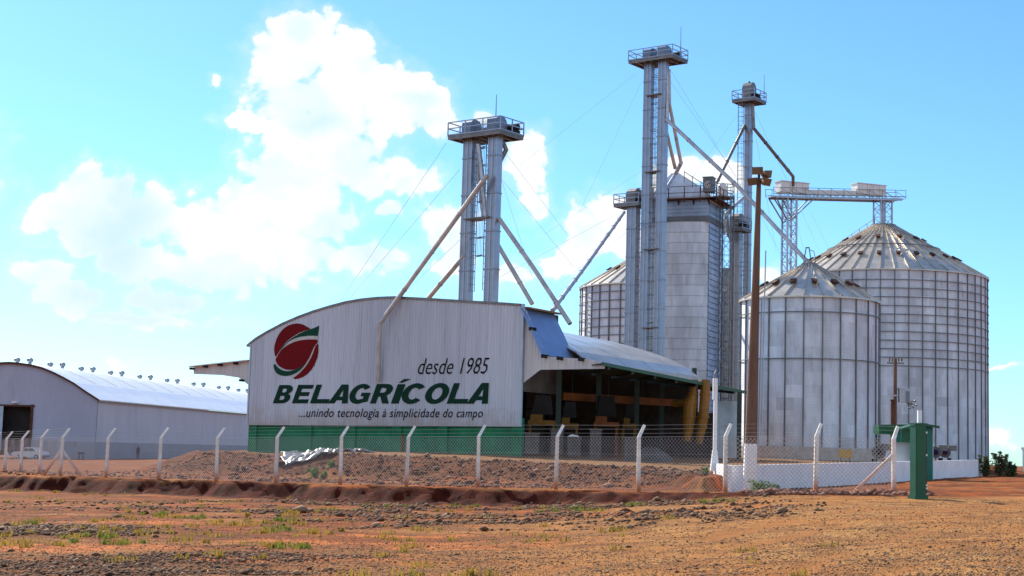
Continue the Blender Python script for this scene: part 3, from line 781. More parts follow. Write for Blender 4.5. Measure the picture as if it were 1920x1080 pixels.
G['O'] = [arc(.5, .5, .5, .52, 0, 357, 40), arc(.5, .5, .21, .30, 0, 354, 30)]
G['C'] = [arc(.5, .5, .5, .52, 38, 322, 34) + [(.64, .30)] + arc(.5, .5, .21, .30, 312, 48, 24) + [(.64, .70)]]
G['G'] = [arc(.5, .5, .5, .52, 40, 300, 32) + [(.98, .10), (.98, .56), (.55, .56), (.55, .38), (.70, .38), (.70, .24)] + arc(.5, .5, .21, .30, 290, 48, 24) + [(.64, .70)]]
word = [('B', 130, 118), ('E', 272, 118), ('L', 408, 138), ('A', 543, 148), ('G', 682, 156), ('R', 858, 140), ('I', 1015, 58), ('C', 1074, 172), ('O', 1249, 172), ('L', 1433, 152), ('A', 1583, 160)]
sign = MB()
for ch, x0, w_ in word:
    for grp in ([G[ch]] if ch != 'I' else [[G['I'][0]], [G['I'][1]]]):
        v, fs = curve_mesh(grp)
        def fn(x, y, x0=x0, w_=w_):
            t = (x0 - 130) / 1450.; base = 665 + 3 * t; top = 528 - 16 * t; h = base - top
            return Z6(x0 + x * w_ + y * h * .36, base - y * h)
        put(sign, v, fs, fn)
sign.build('company_lettering', M['green_letters'], shed)


def fit_text(body, x0, x1, yb0, yb1, yt, shear, off, spacing=1.0):
    """x extent, baseline left and right, top of tall letters at left, all on the wall"""
    v, fs = text_mesh(body, shear, off, spacing); xs = [q[0] for q in v]; ys = [q[1] for q in v]; a, b_, ymax = min(xs), max(xs), max(ys)
    mb = MB()
    def fn(x, y):
        t = (x - a) / (b_ - a); base = yb0 + (yb1 - yb0) * t; h = (yb0 - yt); return Z6(x0 + (x1 - x0) * t, base - y / ymax * h)
    # one mesh per word
    cen = sorted(((sum(v[i][0] for i in f_) / len(f_), k) for k, f_ in enumerate(fs)))
    par = list(range(len(v)))
    def find(i):
        while par[i] != i: par[i] = par[par[i]]; i = par[i]
        return i
    for f_ in fs:
        for i in f_[1:]: par[find(i)] = find(f_[0])
    isl = {}
    for k, f_ in enumerate(fs): isl.setdefault(find(f_[0]), []).append(k)
    its = sorted(((min(v[i][0] for k in ks for i in fs[k]), max(v[i][0] for k in ks for i in fs[k]), ks) for ks in isl.values()), key=lambda q: q[0])
    words = []; reach = None
    for lo, hi, ks in its:
        if reach is None or lo - reach > .13: words.append([])
        words[-1] += ks; reach = hi if reach is None else max(reach, hi)
    out = []
    for wks in words:
        mb = MB(); put(mb, v, [fs[k] for k in wks], fn)
        used = sorted({i for f_ in mb.f for i in f_}); mp = {o: n for n, o in enumerate(used)}
        mb.v = [mb.v[i] for i in used]; mb.f = [tuple(mp[i] for i in f_) for f_ in mb.f]; out.append(mb)
    return out


for mb in fit_text('desde 1985', 1218, 1755, 447, 442, 326, .38, -.004): mb.build('year_lettering', M['black_letters'], shed)
for mb in fit_text('...unindo tecnologia à simplicidade do campo', 325, 1705, 767, 770, 702, .30, .004, 1.06): mb.build('slogan_lettering', M['black_letters'], shed)


def smooth_poly(pts, n=4):                          # Catmull-Rom through points (keeps corners soft)
    o = []; k = len(pts)
    for i in range(k):
        p0, p1, p2, p3 = [np.array(pts[(i + j - 1) % k], float) for j in range(4)]
        a1 = np.linalg.norm(p1 - p0); a2 = np.linalg.norm(p3 - p2)
        for s in range(n):
            t = s / n; o.append(tuple(.5 * (2 * p1 + (p2 - p0) * t + (2 * p0 - 5 * p1 + 4 * p2 - p3) * t * t + (3 * p1 - p0 - 3 * p2 + p3) * t ** 3)))
    return o


emb = {'red_emblem': [[(152, 315), (141, 275), (143, 235), (157, 185), (182, 138), (217, 100), (260, 76), (310, 66), (355, 74), (392, 94), (410, 108), (370, 120), (325, 138), (280, 165), (240, 195), (208, 230), (178, 275)],
                     [(160, 318), (190, 270), (230, 237), (280, 210), (340, 193), (400, 187), (460, 188), (466, 208), (444, 234), (426, 275), (400, 330), (370, 370), (330, 398), (280, 413), (222, 410), (172, 380), (152, 342)],
                     [(446, 248), (469, 216), (472, 280), (458, 340), (430, 398), (390, 444), (345, 472), (302, 483), (286, 475), (330, 440), (376, 390), (412, 333), (434, 285)]],
       'green_emblem': [[(178, 283), (206, 236), (240, 201), (285, 168), (330, 142), (375, 122), (412, 109), (445, 98), (478, 83), (473, 120), (467, 160), (405, 158), (340, 165), (290, 180), (245, 205), (208, 243)],
                       [(137, 374), (150, 374), (168, 396), (205, 418), (250, 424), (300, 410), (345, 388), (382, 356), (372, 376), (340, 412), (300, 440), (250, 458), (200, 458), (160, 440), (140, 408)]],
       'white_emblem': [[(157, 322), (178, 286), (209, 244), (246, 206), (292, 181), (342, 166), (405, 159), (466, 161), (463, 186), (400, 186), (338, 192), (280, 208), (229, 235), (188, 268)],
                       [(285, 473), (328, 438), (374, 388), (410, 332), (432, 284), (444, 240), (439, 240), (424, 280), (400, 333), (372, 376), (340, 413), (300, 441), (270, 456)]]}
E_OBJ = None
for nm, polys in emb.items():
    mb = MB()
    for pl in polys:
        v, fs = curve_mesh([pl if nm == 'green_emblem' and len(pl) == 16 else smooth_poly(pl, 3)]); put(mb, v, fs, lambda x, y: Z6(x, y))
    if nm == 'white_emblem':
        for i, q in enumerate(mb.v): mb.v[i] = tuple(Vector(q) - EN * .006)
    if E_OBJ is None: E_OBJ = mb.build('emblem', M[nm], shed)
    else: mb.build('emblem_leaf' if nm[0] == 'g' else 'emblem_band', M[nm], E_OBJ)

# ------------------------------------------------------------------ bins (silos)
def silo(name, cx, D, rpx, y_base, y_eave, y_apex, nst, rings_y, label, mat, cap_r=.55, vents=((.36, 18),), nrows=None, ring0=True, sheets_h=.9, roof_ring=None, curb=None, stiff_w=.038, rail=None):
    base = P(cx, y_base, D - rpx * D / FPX); R = rpx * D / FPX
    C = Vector((P(cx, y_base, D).x, D, base.z)); z_e = P(cx, y_eave, D - R).z; z_a = P(cx, y_apex, D).z
    t = thing(name, C, label, 'silo')
    H = z_e - C.z; rows = max(3, int(round(H / sheets_h))); cols = nst
    w = MB()
    for j in range(rows):
        z0 = H * j / rows; z1 = H * (j + 1) / rows; off = (j % 2) * .5
        for i in range(cols):
            tone = min(1, max(0, random.gauss(.5, .12))); k = 4
            vs = []
            for s in range(k + 1):
                a = 2 * math.pi * (i + off + s / k) / cols; rr = R + .004 * (j % 2)
                vs += [C + Vector((rr * math.cos(a), rr * math.sin(a), z0)), C + Vector((rr * math.cos(a), rr * math.sin(a), z1))]
            w.add(vs, [(2 * s, 2 * s + 2, 2 * s + 3, 2 * s + 1) for s in range(k)], tone)
    w.build('wall', mat, t, smooth=False)
    # dark lap joints between sheets, part of the wall's look
    if curb:
        zc = P(cx, curb, D - R).z
        w = MB(); w.lathe(C, [(R + .25, zc - C.z), (R + .25, -1.6), (R - .1, -1.6)], 64); w.build('concrete_curb', M['concrete'], t)
    else:
        w = MB(); w.lathe(C, [(R + .12, .10), (R + .12, -1.6), (R - .1, -1.6)], 64); w.build('concrete_curb', M['concrete'], t)
    s0 = MB(); s0.box(C + Vector((R + .05, 0, H / 2)), (1, 0, 0), (0, 1, 0), UP, .05, stiff_w, H / 2); s0 = s0.build('stiffener', M['stiff'], t)
    for i in range(1, nst): near_dup(s0, t, (0, 0, 0), 2 * math.pi * i / nst)
    for y in rings_y:
        z = P(cx, y, D - R).z - C.z; w = MB(); w.lathe(C, [(R + .10, z - .036), (R + .145, z - .036), (R + .145, z + .036), (R + .10, z + .036), (R + .10, z - .036)], 72); w.build('wind_ring', M['stiff'], t)
    # roof: panels with standing ribs
    dz = z_a - z_e; w = MB(); n = nst; r1 = R + .18
    for i in range(n):
        a0 = 2 * math.pi * i / n; a1 = 2 * math.pi * (i + 1) / n; tone = random.gauss(.5, .12)
        q = [C + Vector((r1 * math.cos(a0), r1 * math.sin(a0), H - .02)), C + Vector((r1 * math.cos(a1), r1 * math.sin(a1), H - .02)),
             C + Vector((cap_r * math.cos(a1), cap_r * math.sin(a1), H + dz)), C + Vector((cap_r * math.cos(a0), cap_r * math.sin(a0), H + dz))]
        w.add(q, [(0, 1, 2, 3)], tone)
        e = Vector((math.cos(a0), math.sin(a0), 0)); tn = Vector((-e.y, e.x, 0)); sl = (q[3] - q[0]).normalized(); nn = sl.cross(tn); nn = nn if nn.z > 0 else -nn
        L = (q[3] - q[0]).length; w.box((q[0] + q[3]) / 2 + nn * .05, sl, tn, nn, L / 2, .04, .055, .3)
    w.lathe(C, [(r1, H - .02), (r1 + .02, H - .14), (R, H - .14)], 72)
    rf = w.build('roof', M['galv_roof'], t)
    w = MB(); w.lathe(C, [(cap_r + .08, H + dz - .06), (cap_r + .10, H + dz + .12), (.05, H + dz + .28)], 24); w.build('roof_cap', M['galv_dark'], rf)
    if roof_ring:
        f_ = roof_ring; rr = r1 + (cap_r - r1) * f_; z = H + dz * f_; w = MB()
        w.lathe(C, [(rr + .1, z + .08), (rr + .1, z + .18), (rr - .05, z + .22), (rr + .1, z + .08)], 60); w.build('roof_ring', M['stiff'], rf)
    for frac, cnt in vents:
        rr = r1 + (cap_r - r1) * frac; z = H + dz * frac; v0 = None
        for i in range(cnt):
            a = 2 * math.pi * (i + .31) / cnt
            if v0 is None:
                sl = Vector((cap_r - r1, 0, dz)).normalized(); nn = Vector((-sl.z, 0, sl.x)); nn = nn if nn.z > 0 else -nn
                w = MB(); p = C + Vector((rr, 0, z)); w.box(p + nn * .13, sl, (0, 1, 0), nn, .24, .18, .10); w.box(p + nn * .22 - sl * .08, sl, (0, 1, 0), nn, .28, .22, .035)
                v0 = w.build('roof_vent', M['rust'], rf); v0.rotation_euler = (0, 0, a)
            else: near_dup(v0, rf, (0, 0, 0), a)
    return t, C, R, H, dz


big, BC, BR, BH, BDZ = silo('grain_silo', 1655, 160, 188, 862, 502, 424, 48, [523, 539, 555.5, 572, 588, 604, 620.5, 637, 653, 669, 685], 'tallest and widest galvanised silo, ringed with hoops, its conical roof carrying the conveyor bridge', M['silo'], 1.2,
                            ((.70, 12), (.32, 26)), roof_ring=.52)
small, SC, SR, SH, SDZ = silo('grain_silo', 1515, 116, 127, 843, 553, 497, 24, [584, 672], 'smaller pale galvanised silo in front of the largest one, with only two hoops', M['silo'], .5, ((.40, 14),), curb=838)
lef, LC, LR, LH, LDZ = silo('grain_silo', 1217, 160, 134, 850, 529, 468, 36, [545, 561.5, 578, 594.5, 611, 627.5, 644, 660, 677], 'squat hooped silo seen behind the shed roof, left of the twin elevator towers', M['silo'], .7, ((.45, 14),), stiff_w=.06)
# rail and stair line up the left flank of the big roof
w = MB()
a = P(1540, 497, 160); b_ = P(1640, 428, 160)
for off in (.55, 1.05): w.tube(a + UP * off, b_ + UP * off, .03, 5)
for i in range(8):
    p = a.lerp(b_, i / 7.); w.tube(p - UP * .3, p + UP * 1.05, .03, 5)
w.build('roof_handrail', M['galv_dark'], big)
w = MB(); p = P(1515, 497, 116)
for dx in (-.22, .22): w.tube(p + Vector((dx * 1.6, .2, -.2)), p + Vector((dx * .5, .2, 1.35)), .04, 5)
w.tube(p + Vector((-.15, .2, 1.35)), p + Vector((.15, .2, 1.35)), .05, 5)
w.path([p + Vector((.2, .3, 1.2)), p + Vector((.5, .3, 1.1)), p + Vector((.6, .3, .6)), p + Vector((.62, .3, -.5))], .025, 5); w.build('roof_davit', M['rust'], small)

# narrow domed bin behind the dryer
pb = P(1355, 840, 172); r_ = 26 * 172 / FPX
hop = thing('storage_bin', pb, 'narrow grey domed bin half hidden between the dryer and the single elevator tower', 'silo')
zt_ = P(1355, 520, 172).z - pb.z
w = MB(); w.lathe(pb, [(r_, 0), (r_, zt_)], 28); w.build('wall', M['galv_dark'], hop, smooth=True)
w = MB(); w.lathe(pb, [(r_ + .05, zt_)] + [(r_ * math.cos(a), zt_ + 1.1 * math.sin(a)) for a in (0.2, .5, .8, 1.1, 1.4, 1.56)], 28); w.build('roof', M['galv_dark'], hop, smooth=True)
for k in range(9):
    w = MB(); z = zt_ * (k + .5) / 9; w.lathe(pb, [(r_ + .02, z), (r_ + .08, z), (r_ + .08, z + .12), (r_ + .02, z + .12), (r_ + .02, z)], 28); w.build('hoop', M['stiff'], hop)

# ------------------------------------------------------------------ grain dryer
dc = P(1325, 700, 130); DA = Vector((.92, -.39, 0)).normalized(); DB = Vector((.39, .92, 0)).normalized()
def DPl(x, y, n, q): return on_plane(x, y, q, n)
dn_f = Vector((DA.y, -DA.x, 0)); WD = (dc - DPl(1212, 700, dn_f, dc)).length; DD = 4.2
z_base = 1.9; z_top = DPl(1325, 377, dn_f, dc).z; z_b1 = DPl(1325, 405, dn_f, dc).z; z_b2 = DPl(1325, 416, dn_f, dc).z
dry = thing('grain_dryer', Vector((dc.x, dc.y, z_base)) - DA * WD / 2 + DB * DD / 2, 'tall boxy grain dryer tower with hipped top, dark band and bluish louvred side', 'dryer')
cc_ = Vector((dc.x, dc.y, 0)) - DA * WD / 2 + DB * DD / 2
w = MB(); seg = 22
for j in range(seg):
    z0 = z_base + (z_b2 - z_base) * j / seg; z1 = z_base + (z_b2 - z_base) * (j + 1) / seg
    nx = 18
    for i in range(nx):
        a = Vector((dc.x, dc.y, 0)) - DA * WD * i / nx; b_ = Vector((dc.x, dc.y, 0)) - DA * WD * (i + 1) / nx
        bul = .70 * math.sin(math.pi * i / nx) ** .7; bul2 = .70 * abs(math.sin(math.pi * (i + 1) / nx)) ** .7
        w.add([a + UP * z0 - DB * bul, b_ + UP * z0 - DB * bul2, b_ + UP * (z1 - .02) - DB * bul2, a + UP * (z1 - .02) - DB * bul], [(0, 1, 2, 3)], random.gauss(.5, .05) + .10 * math.sin(j * 7.3))
        w.add([a + UP * (z1 - .02) - DB * bul, b_ + UP * (z1 - .02) - DB * bul2, b_ + UP * z1 - DB * (bul2 + .05), a + UP * z1 - DB * (bul + .05)], [(0, 1, 2, 3)], .1)
w.build('front_wall', M['dryer'], dry)
w = MB(); w.box(cc_ + DA * -.05 + DB * .1 + UP * (z_base + z_top) / 2, DA, DB, UP, WD / 2 - .06, DD / 2 - .12, (z_top - z_base) / 2 - .02); w.build('core', M['galv_dark'], dry)
w = MB(); nl = 44; c0 = Vector((dc.x, dc.y, 0))
for j in range(nl):
    z0 = z_base + (z_top - .3 - z_base) * j / nl; h = (z_top - .3 - z_base) / nl
    q = c0 + DA * .02
    w.add([q + UP * z0 + DA * .06, q + DB * DD + UP * z0 + DA * .06, q + DB * DD + UP * (z0 + h * .93), q + UP * (z0 + h * .93)], [(0, 1, 2, 3)], random.gauss(.55, .1))
    w.add([q + UP * z0 + DA * .06, q + DB * DD + UP * z0 + DA * .06, q + DB * DD + UP * (z0), q + UP * z0], [(0, 1, 2, 3)], .1)
w.build('louvre_wall', M['louver'], dry)
w = MB(); w.box(cc_ - DB * .12 + UP * (z_b1 + z_b2) / 2, DA, DB, UP, WD / 2 + .12, DD / 2 + .22, (z_b1 - z_b2) / 2); w.build('dark_band', M['stiff'], dry)
w = MB(); w.box(cc_ - DB * .10 + UP * (z_b1 + z_top) / 2, DA, DB, UP, WD / 2 + .05, DD / 2 + .1, (z_top - z_b1) / 2)
for k in range(1, 4): w.box(cc_ - DB * .12 + UP * (z_b1 + (z_top - z_b1) * k / 4), DA, DB, UP, WD / 2 + .07, DD / 2 + .12, .02, .1)
w.build('head_section', M['galv'], dry)
ap = on_plane(1268, 326, dc + DB * (DD / 2), dn_f)
w = MB(); cs = [cc_ + DA * (sx * (WD / 2 + .05)) + DB * (sy * (DD / 2)) + UP * (z_top + .5) for sx, sy in ((1, -1), (1, 1), (-1, 1), (-1, -1))]
cl = [p - UP * .5 for p in cs]
tops = [ap + DA * (sx * .35) + DB * (sy * .35) for sx, sy in ((1, -1), (1, 1), (-1, 1), (-1, -1))]
for k in range(4):
    w.add([cs[k], cs[(k + 1) % 4], tops[(k + 1) % 4], tops[k]], [(0, 1, 2, 3)], .5); w.add([cl[k], cl[(k + 1) % 4], cs[(k + 1) % 4], cs[k]], [(0, 1, 2, 3)], .4)
w.add(tops, [(0, 1, 2, 3)]); w.build('hipped_top', M['dryer'], dry)
# catwalk round the head
w = MB(); zc = z_top + .15
for s, (A_, B_, la, lb) in enumerate(((DA, DB, WD / 2 + .9, DD / 2 + .5), (DB, DA, DD / 2 + .9, WD / 2 + .5))):
    for sg in (-1, 1): w.box(cc_ + B_ * (sg * lb) + UP * zc, A_, B_, UP, la, .4, .05)
w.build('catwalk', M['rust'], dry)
w = MB(); cor = [cc_ + DA * (sx * (WD / 2 + .85)) + DB * (sy * (DD / 2 + .85)) + UP * zc for sx, sy in ((1, -1), (1, 1), (-1, 1), (-1, -1))]
for k in range(4):
    a, b_ = cor[k], cor[(k + 1) % 4]; n = 5
    for hgt in (.5, 1.05): w.tube(a + UP * hgt, b_ + UP * hgt, .03, 5)
    for i in range(n):
        p = a.lerp(b_, i / n); w.tube(p - UP * .35, p + UP * 1.05, .045, 5)
w.build('railing', M['rust'], dry)
for i in range(5):
    w = MB(); p = cc_ - DB * (DD / 2 + .35) + DA * (WD * (i / 4 - .5)) + UP * (zc - .35); w.prism([p - DB * .35 + UP * .3, p + DB * .35 + UP * .3, p + DB * .35 - UP * .35], DA * .06); w.build('bracket', M['rust'], dry)
# inclined handrail up the hip
w = MB(); a = on_plane(1283, 322, dc, dn_f); b_ = on_plane(1330, 352, dc, dn_f)
for h in (0, -.45): w.tube(a + UP * h, b_ + UP * h, .03, 5)
for i in range(4):
    p = a.lerp(b_, i / 3.); w.tube(p - UP * .9, p + UP * .1, .03, 5)
w.build('stair_rail', M['galv_dark'], dry)
# fan housing with its pale spiral
fc = on_plane(1332, 349, dc + DA * .2, dn_f) - DB * .4
w = MB(); w.box(fc, DA, DB, UP, .42, .45, .62); w.box(fc + UP * .64, DA, DB, UP, .46, .5, .04); fanh = w.build('fan_housing', M['stiff'], dry)
sp_ = []
for i in range(40):
    t = i / 39.; a = math.radians(40 + 330 * t); sp_.append((.26 * math.cos(a), .26 * math.sin(a)))
w = MB()
for ring_, a0, a1, r in ((0, 40, 350, .26), (1, 60, 360, .13)):
    pts = [fc - DB * .47 + DA * (r * math.cos(math.radians(a0 + (a1 - a0) * i / 24))) + UP * (r * math.sin(math.radians(a0 + (a1 - a0) * i / 24))) for i in range(25)]
    w.path(pts, .028, 5)
w.tube(fc - DB * .47 + DA * .03, fc - DB * .47 + DA * .13, .028, 5); w.build('spiral_mark', M['white'], fanh)
# cyclone drum and round platform on the dryer's flank
q = P(1354, 358, 133); w = MB(); w.lathe(q - UP * .55, [(.42, 0), (.42, .95), (.30, 1.15), (.05, 1.3)], 18); w.build('cyclone', M['white'], dry, smooth=False)
w = MB(); w.lathe(q - UP * .62, [(1.1, -.05), (1.1, .05), (.3, .05), (.3, -.05), (1.1, -.05)], 20)
for k in range(10):
    a = 2 * math.pi * k / 10; p = q + Vector((1.05 * math.cos(a), 1.05 * math.sin(a), -.6)); w.tube(p, p + UP * 1.05, .03, 5)
for h in (.5, 1.05): w.lathe(q - UP * (.6 - h), [(1.03, -.03), (1.08, -.03), (1.08, .03), (1.03, .03), (1.03, -.03)], 20)
w.build('round_platform', M['galv_dark'], dry)


# ------------------------------------------------------------------ lattice / ladders
def ladder_mb(base, z1, e, width=.5, hoops=True, n_out=None, r=.025):
    """vertical ladder: base point, top z, e = direction across, n_out = direction of the cage"""
    w = MB(); base = Vector(base); H = z1 - base.z
    for s in (-1, 1): w.tube(base + e * (s * width / 2), base + e * (s * width / 2) + UP * H, r, 5)
    k = 0
    while k * .42 < H:
        p = base + UP * (k * .42); w.tube(p - e * (width / 2), p + e * (width / 2), r * .8, 4); k += 1
    if hoops:
        no = n_out or Vector((e.y, -e.x, 0)); k = 0
        while 2.2 + k * 1.15 < H:
            z = 2.2 + k * 1.15; pts = [base + UP * z + e * (width * .62 * math.cos(a)) + no * (.70 * math.sin(a)) for a in np.linspace(0, math.pi, 7)]
            for a, b_ in zip(pts[:-1], pts[1:]): w.tube(a, b_, .028, 4)
            k += 1
        for a in (.6, math.pi / 2, math.pi - .6):
            p = base + e * (width * .62 * math.cos(a)) + no * (.70 * math.sin(a)); w.tube(p + UP * 2.2, p + UP * H, .018, 4)
    return w


def lattice_mb(p0, z1, side, e1, e2, bay=.9, r=.05, legs=4):
    w = MB(); p0 = Vector(p0); H = z1 - p0.z; cs = [p0 + e1 * (a * side / 2) + e2 * (b_ * side / 2) for a, b_ in ((-1, -1), (1, -1), (1, 1), (-1, 1))]
    for c in cs: w.box(c + UP * H / 2, e1, e2, UP, r, r, H / 2)
    n = max(2, int(round(H / bay)))
    for k in range(4):
        a, b_ = cs[k], cs[(k + 1) % 4]
        for j in range(n):
            z0 = H * j / n; z2 = H * (j + 1) / n
            if j % 2: a, b_ = b_, a
            w.tube(a + UP * z0, b_ + UP * z2, r * .55, 4); w.tube(a + UP * z2, b_ + UP * z2, r * .45, 4)
            if j % 2: a, b_ = b_, a
    return w


def platform(parent, ctr, z, e1, e2, h1, h2, rail_h=.88, drop=.35):
    """steel deck on joists with two-rail guard"""
    w = MB(); c = Vector((ctr.x, ctr.y, z)); w.box(c, e1, e2, UP, h1, h2, .05)
    for i in range(7):
        w.box(c + e1 * (h1 * (i / 3. - 1) * .97) - UP * .13, e1, e2, UP, .05, h2 * .98, .09, .2)
    for sg in (-1, 1): w.box(c + e2 * (sg * h2 * .96) - UP * .10, e1, e2, UP, h1, .04, .13)
    w.build('platform', M['galv_dark'], parent)
    w = MB(); cor = [c + e1 * (a * h1) + e2 * (b_ * h2) for a, b_ in ((-1, -1), (1, -1), (1, 1), (-1, 1))]
    for k in range(4):
        a, b_ = cor[k], cor[(k + 1) % 4]; n = max(2, int(round((b_ - a).length / 1.5)))
        for h in (.08, rail_h * .55, rail_h): w.box((a + b_) / 2 + UP * h, (b_ - a).normalized(), UP.cross((b_ - a).normalized()), UP, (b_ - a).length / 2, .022, .032)
        for i in range(n): p = a.lerp(b_, i / n); w.box(p + UP * rail_h / 2, e1, e2, UP, .03, .03, rail_h / 2)
    w.build('guard_rail', M['galv'], parent)


def leg_mb(c, z0, z1, e1, e2, a, b_, joint=2.4):
    """elevator leg: two boxed trunks side by side with flanged joints"""
    w = MB(); c = Vector((c.x, c.y, 0)); zm = (z0 + z1) / 2
    for sg in (-1, 1): w.box(c + e2 * (sg * b_ * .29) + UP * zm, e1, e2, UP, a / 2, b_ * .20, (z1 - z0) / 2, .5 + sg * .1)
    w.box(c + UP * zm, e1, e2, UP, a * .30, b_ * .12, (z1 - z0) / 2, .2)
    for sg in (-1, 1):                                                # stiffening corner angles on the wide face
        w.box(c + e1 * (sg * a * .50) + UP * zm, e1, e2, UP, .035, b_ * .53, (z1 - z0) / 2, .75)
    w.box(c - e2 * (b_ * .50) + UP * zm, e1, e2, UP, .05, .03, (z1 - z0) / 2, .8)
    z = z0 + joint
    while z < z1: w.box(c + UP * z, e1, e2, UP, a / 2 + .06, b_ / 2 + .06, .045, .2); z += joint
    return w


def head_mb(c, z, e1, e2, a=.55, b_=.75, h=.9):
    w = MB(); c = Vector((c.x, c.y, z)); w.box(c + UP * h * .35, e1, e2, UP, a, b_, h * .35)
    n = 8
    vs = [c + UP * h * .7 + e2 * (b_ * math.cos(t)) + UP * (h * .42 * math.sin(t)) for t in np.linspace(0, math.pi, n)]
    w.prism([v - e1 * a for v in vs], e1 * 2 * a); return w


TE1 = Vector((.80, -.60, 0)); TE2 = Vector((.6, .8, 0))


def spout(parent, pts, r, mat='spout', flange=True):
    w = MB(); w.path(pts, r, 10)
    for a, b_ in zip(pts[:-1], pts[1:]):
        L = (b_ - a).length; k = 1
        while flange and k * 3.0 < L: p = a.lerp(b_, k * 3.0 / L); dd = (b_ - a).normalized(); w.tube(p - dd * .04, p + dd * .04, r * 1.22, 10); k += 1
    return w.build('spout', M[mat], parent)


def guy(parent, a, b_, r=.010):
    w = MB(); w.tube(a, b_, r, 4); return w.build('guy_wire', M['cable'], parent)


def twin_tower(name, label, D, xs, y_ref, z_bot, y_deck, deck, leg_a, leg_b, mast, lad_bot):
    cs = [P(x, y_ref, D + k) for x, k in xs]; ctr = (cs[0] + cs[1]) / 2; zd = P((xs[0][0] + xs[1][0]) / 2, y_deck, D).z
    t = thing(name, (ctr.x, ctr.y, z_bot), label, 'elevator tower')
    for c in cs: leg_mb(c, z_bot, zd + .1, TE1, TE2, leg_a, leg_b).build('leg_casing', M['galv'], t)
    dcn = ctr + TE1 * deck[2] + TE2 * deck[3]; platform(t, dcn, zd, TE1, TE2, deck[0], deck[1])
    for c in cs:
        hd = head_mb(c + TE2 * .1, zd + .06, TE1, TE2, .36, .58, .95).build('elevator_head', M['head'], t)
        mo = MB(); q = Vector((c.x, c.y, zd + .55)) + TE2 * 1.15 + TE1 * .35; mo.tube(q - TE1 * .45, q + TE1 * .55, .22, 10); mo.box(q - UP * .3, TE1, TE2, UP, .5, .28, .1); mo.build('drive_motor', M['dark'], hd)
    a, b_ = cs; dv = (b_ - a); dv.z = 0; dv.normalize(); gap = ((b_ - a).length)
    for s, c in ((1, a), (-1, b_)):
        p = Vector((c.x, c.y, lad_bot)) + dv * (s * (leg_a / 2 + .22)); ladder_mb(p, zd + 1.0, TE2 * 1.0, .42, True, dv * s).build('caged_ladder', M['galv_dark'], t)
    for z in np.arange(z_bot + 4, zd - 2, 6.5):
        w = MB(); w.sheet([Vector((a.x, a.y, z)) + TE2 * -.55, Vector((a.x, a.y, z)) + TE2 * .55], [Vector((b_.x, b_.y, z)) + TE2 * -.55, Vector((b_.x, b_.y, z)) + TE2 * .55], (0, 0, -.08)); w.build('tie_frame', M['galv_dark'], t)
    mp = P(mast[0], mast[1], D); w = MB(); w.tube((mp.x, mp.y, zd), mp, .045, 6, .02); w.build('lightning_rod', M['galv_dark'], t)
    return t, cs, zd


# left twin tower, rising from the shed
T1, c1, zd1 = twin_tower('elevator_tower', 'twin-legged bucket elevator tower rising out of the shed roof behind the lettered front', 96.5, ((878, .70), (925, -.70)), 400, 6.0, 254, (2.10, 1.22, -.05, .33), .66, .54, (931, 177), P(900, 545, 96.5).z)
spout(T1, [P(914, 328, 95.3), FP(712, 607, .62), FP(709, 716, .30)], .155, 'spout_brown')
spout(T1, [P(872, 478, 97), P(800, 563, 100)], .15, 'spout_brown')
spout(T1, [P(936, 410, 95.6), P(1000, 502, 93.4), P(1069, 607, 91)], .14, 'spout_brown')
spout(T1, [P(934, 460, 96.6), P(998, 570, 95)], .14, 'spout_brown')
spout(T1, [P(897, 270, 96.2), P(903, 318, 96.2), P(910, 408, 95.8)], .14)
spout(T1, [P(899, 280, 96.9), P(896, 330, 96.9), P(908, 412, 96.3)], .13)
spout(T1, [P(941, 262, 96), P(949, 281, 96), P(937, 304, 96), P(932, 345, 95.8)], .14, 'galv_dark')
for a, b_ in (((837, 268, 96.5), (640, 562, 106)), ((862, 318, 96.5), (655, 560, 106)), ((862, 450, 96.5), (740, 566, 104)), ((950, 290, 96), (1064, 440, 140)), ((938, 330, 96), (998, 520, 120)), ((940, 335, 96), (1075, 500, 128)), ((936, 520, 96), (1168, 395, 126))):
    guy(T1, P(*a), P(*b_))

# middle twin tower
T2, c2, zd2 = twin_tower('elevator_tower', 'tallest twin-legged bucket elevator tower standing beside the boxy grain dryer', 127.0, ((1212.5, .5), (1239.5, -.5)), 400, 1.9, 113, (2.15, 1.25, -.02, .25), .66, .55, (1277, 50), 6.0)
spout(T2, [P(1249, 128, 126.4), P(1251, 160, 126.4), P(1251, 229, 126.0)], .15)
spout(T2, [P(1250, 224, 126), P(1388, 354, 121), P(1517, 494, 116)], .16)
spout(T2, [P(1254, 130, 126.6), P(1255, 195, 126.6), P(1277, 306, 128)], .15, 'spout_brown')
spout(T2, [P(1246, 232, 126.6), P(1266, 316, 129)], .15, 'spout_brown')
spout(T2, [P(1277, 305, 128.5), P(1267, 325, 131)], .18, 'spout_brown')
spout(T2, [P(1264, 330, 130), P(1244, 362, 127)], .15, 'spout')
for a, b_ in (((1192, 138, 127), (975, 310, 127)), ((1205, 150, 127), (1085, 400, 127)), ((1258, 132, 127), (1420, 400, 140)), ((1203, 320, 127), (1020, 440, 120)), ((1196, 420, 127), (1010, 560, 112)), ((1255, 150, 127), (1380, 330, 150))):
    guy(T2, P(*a), P(*b_))

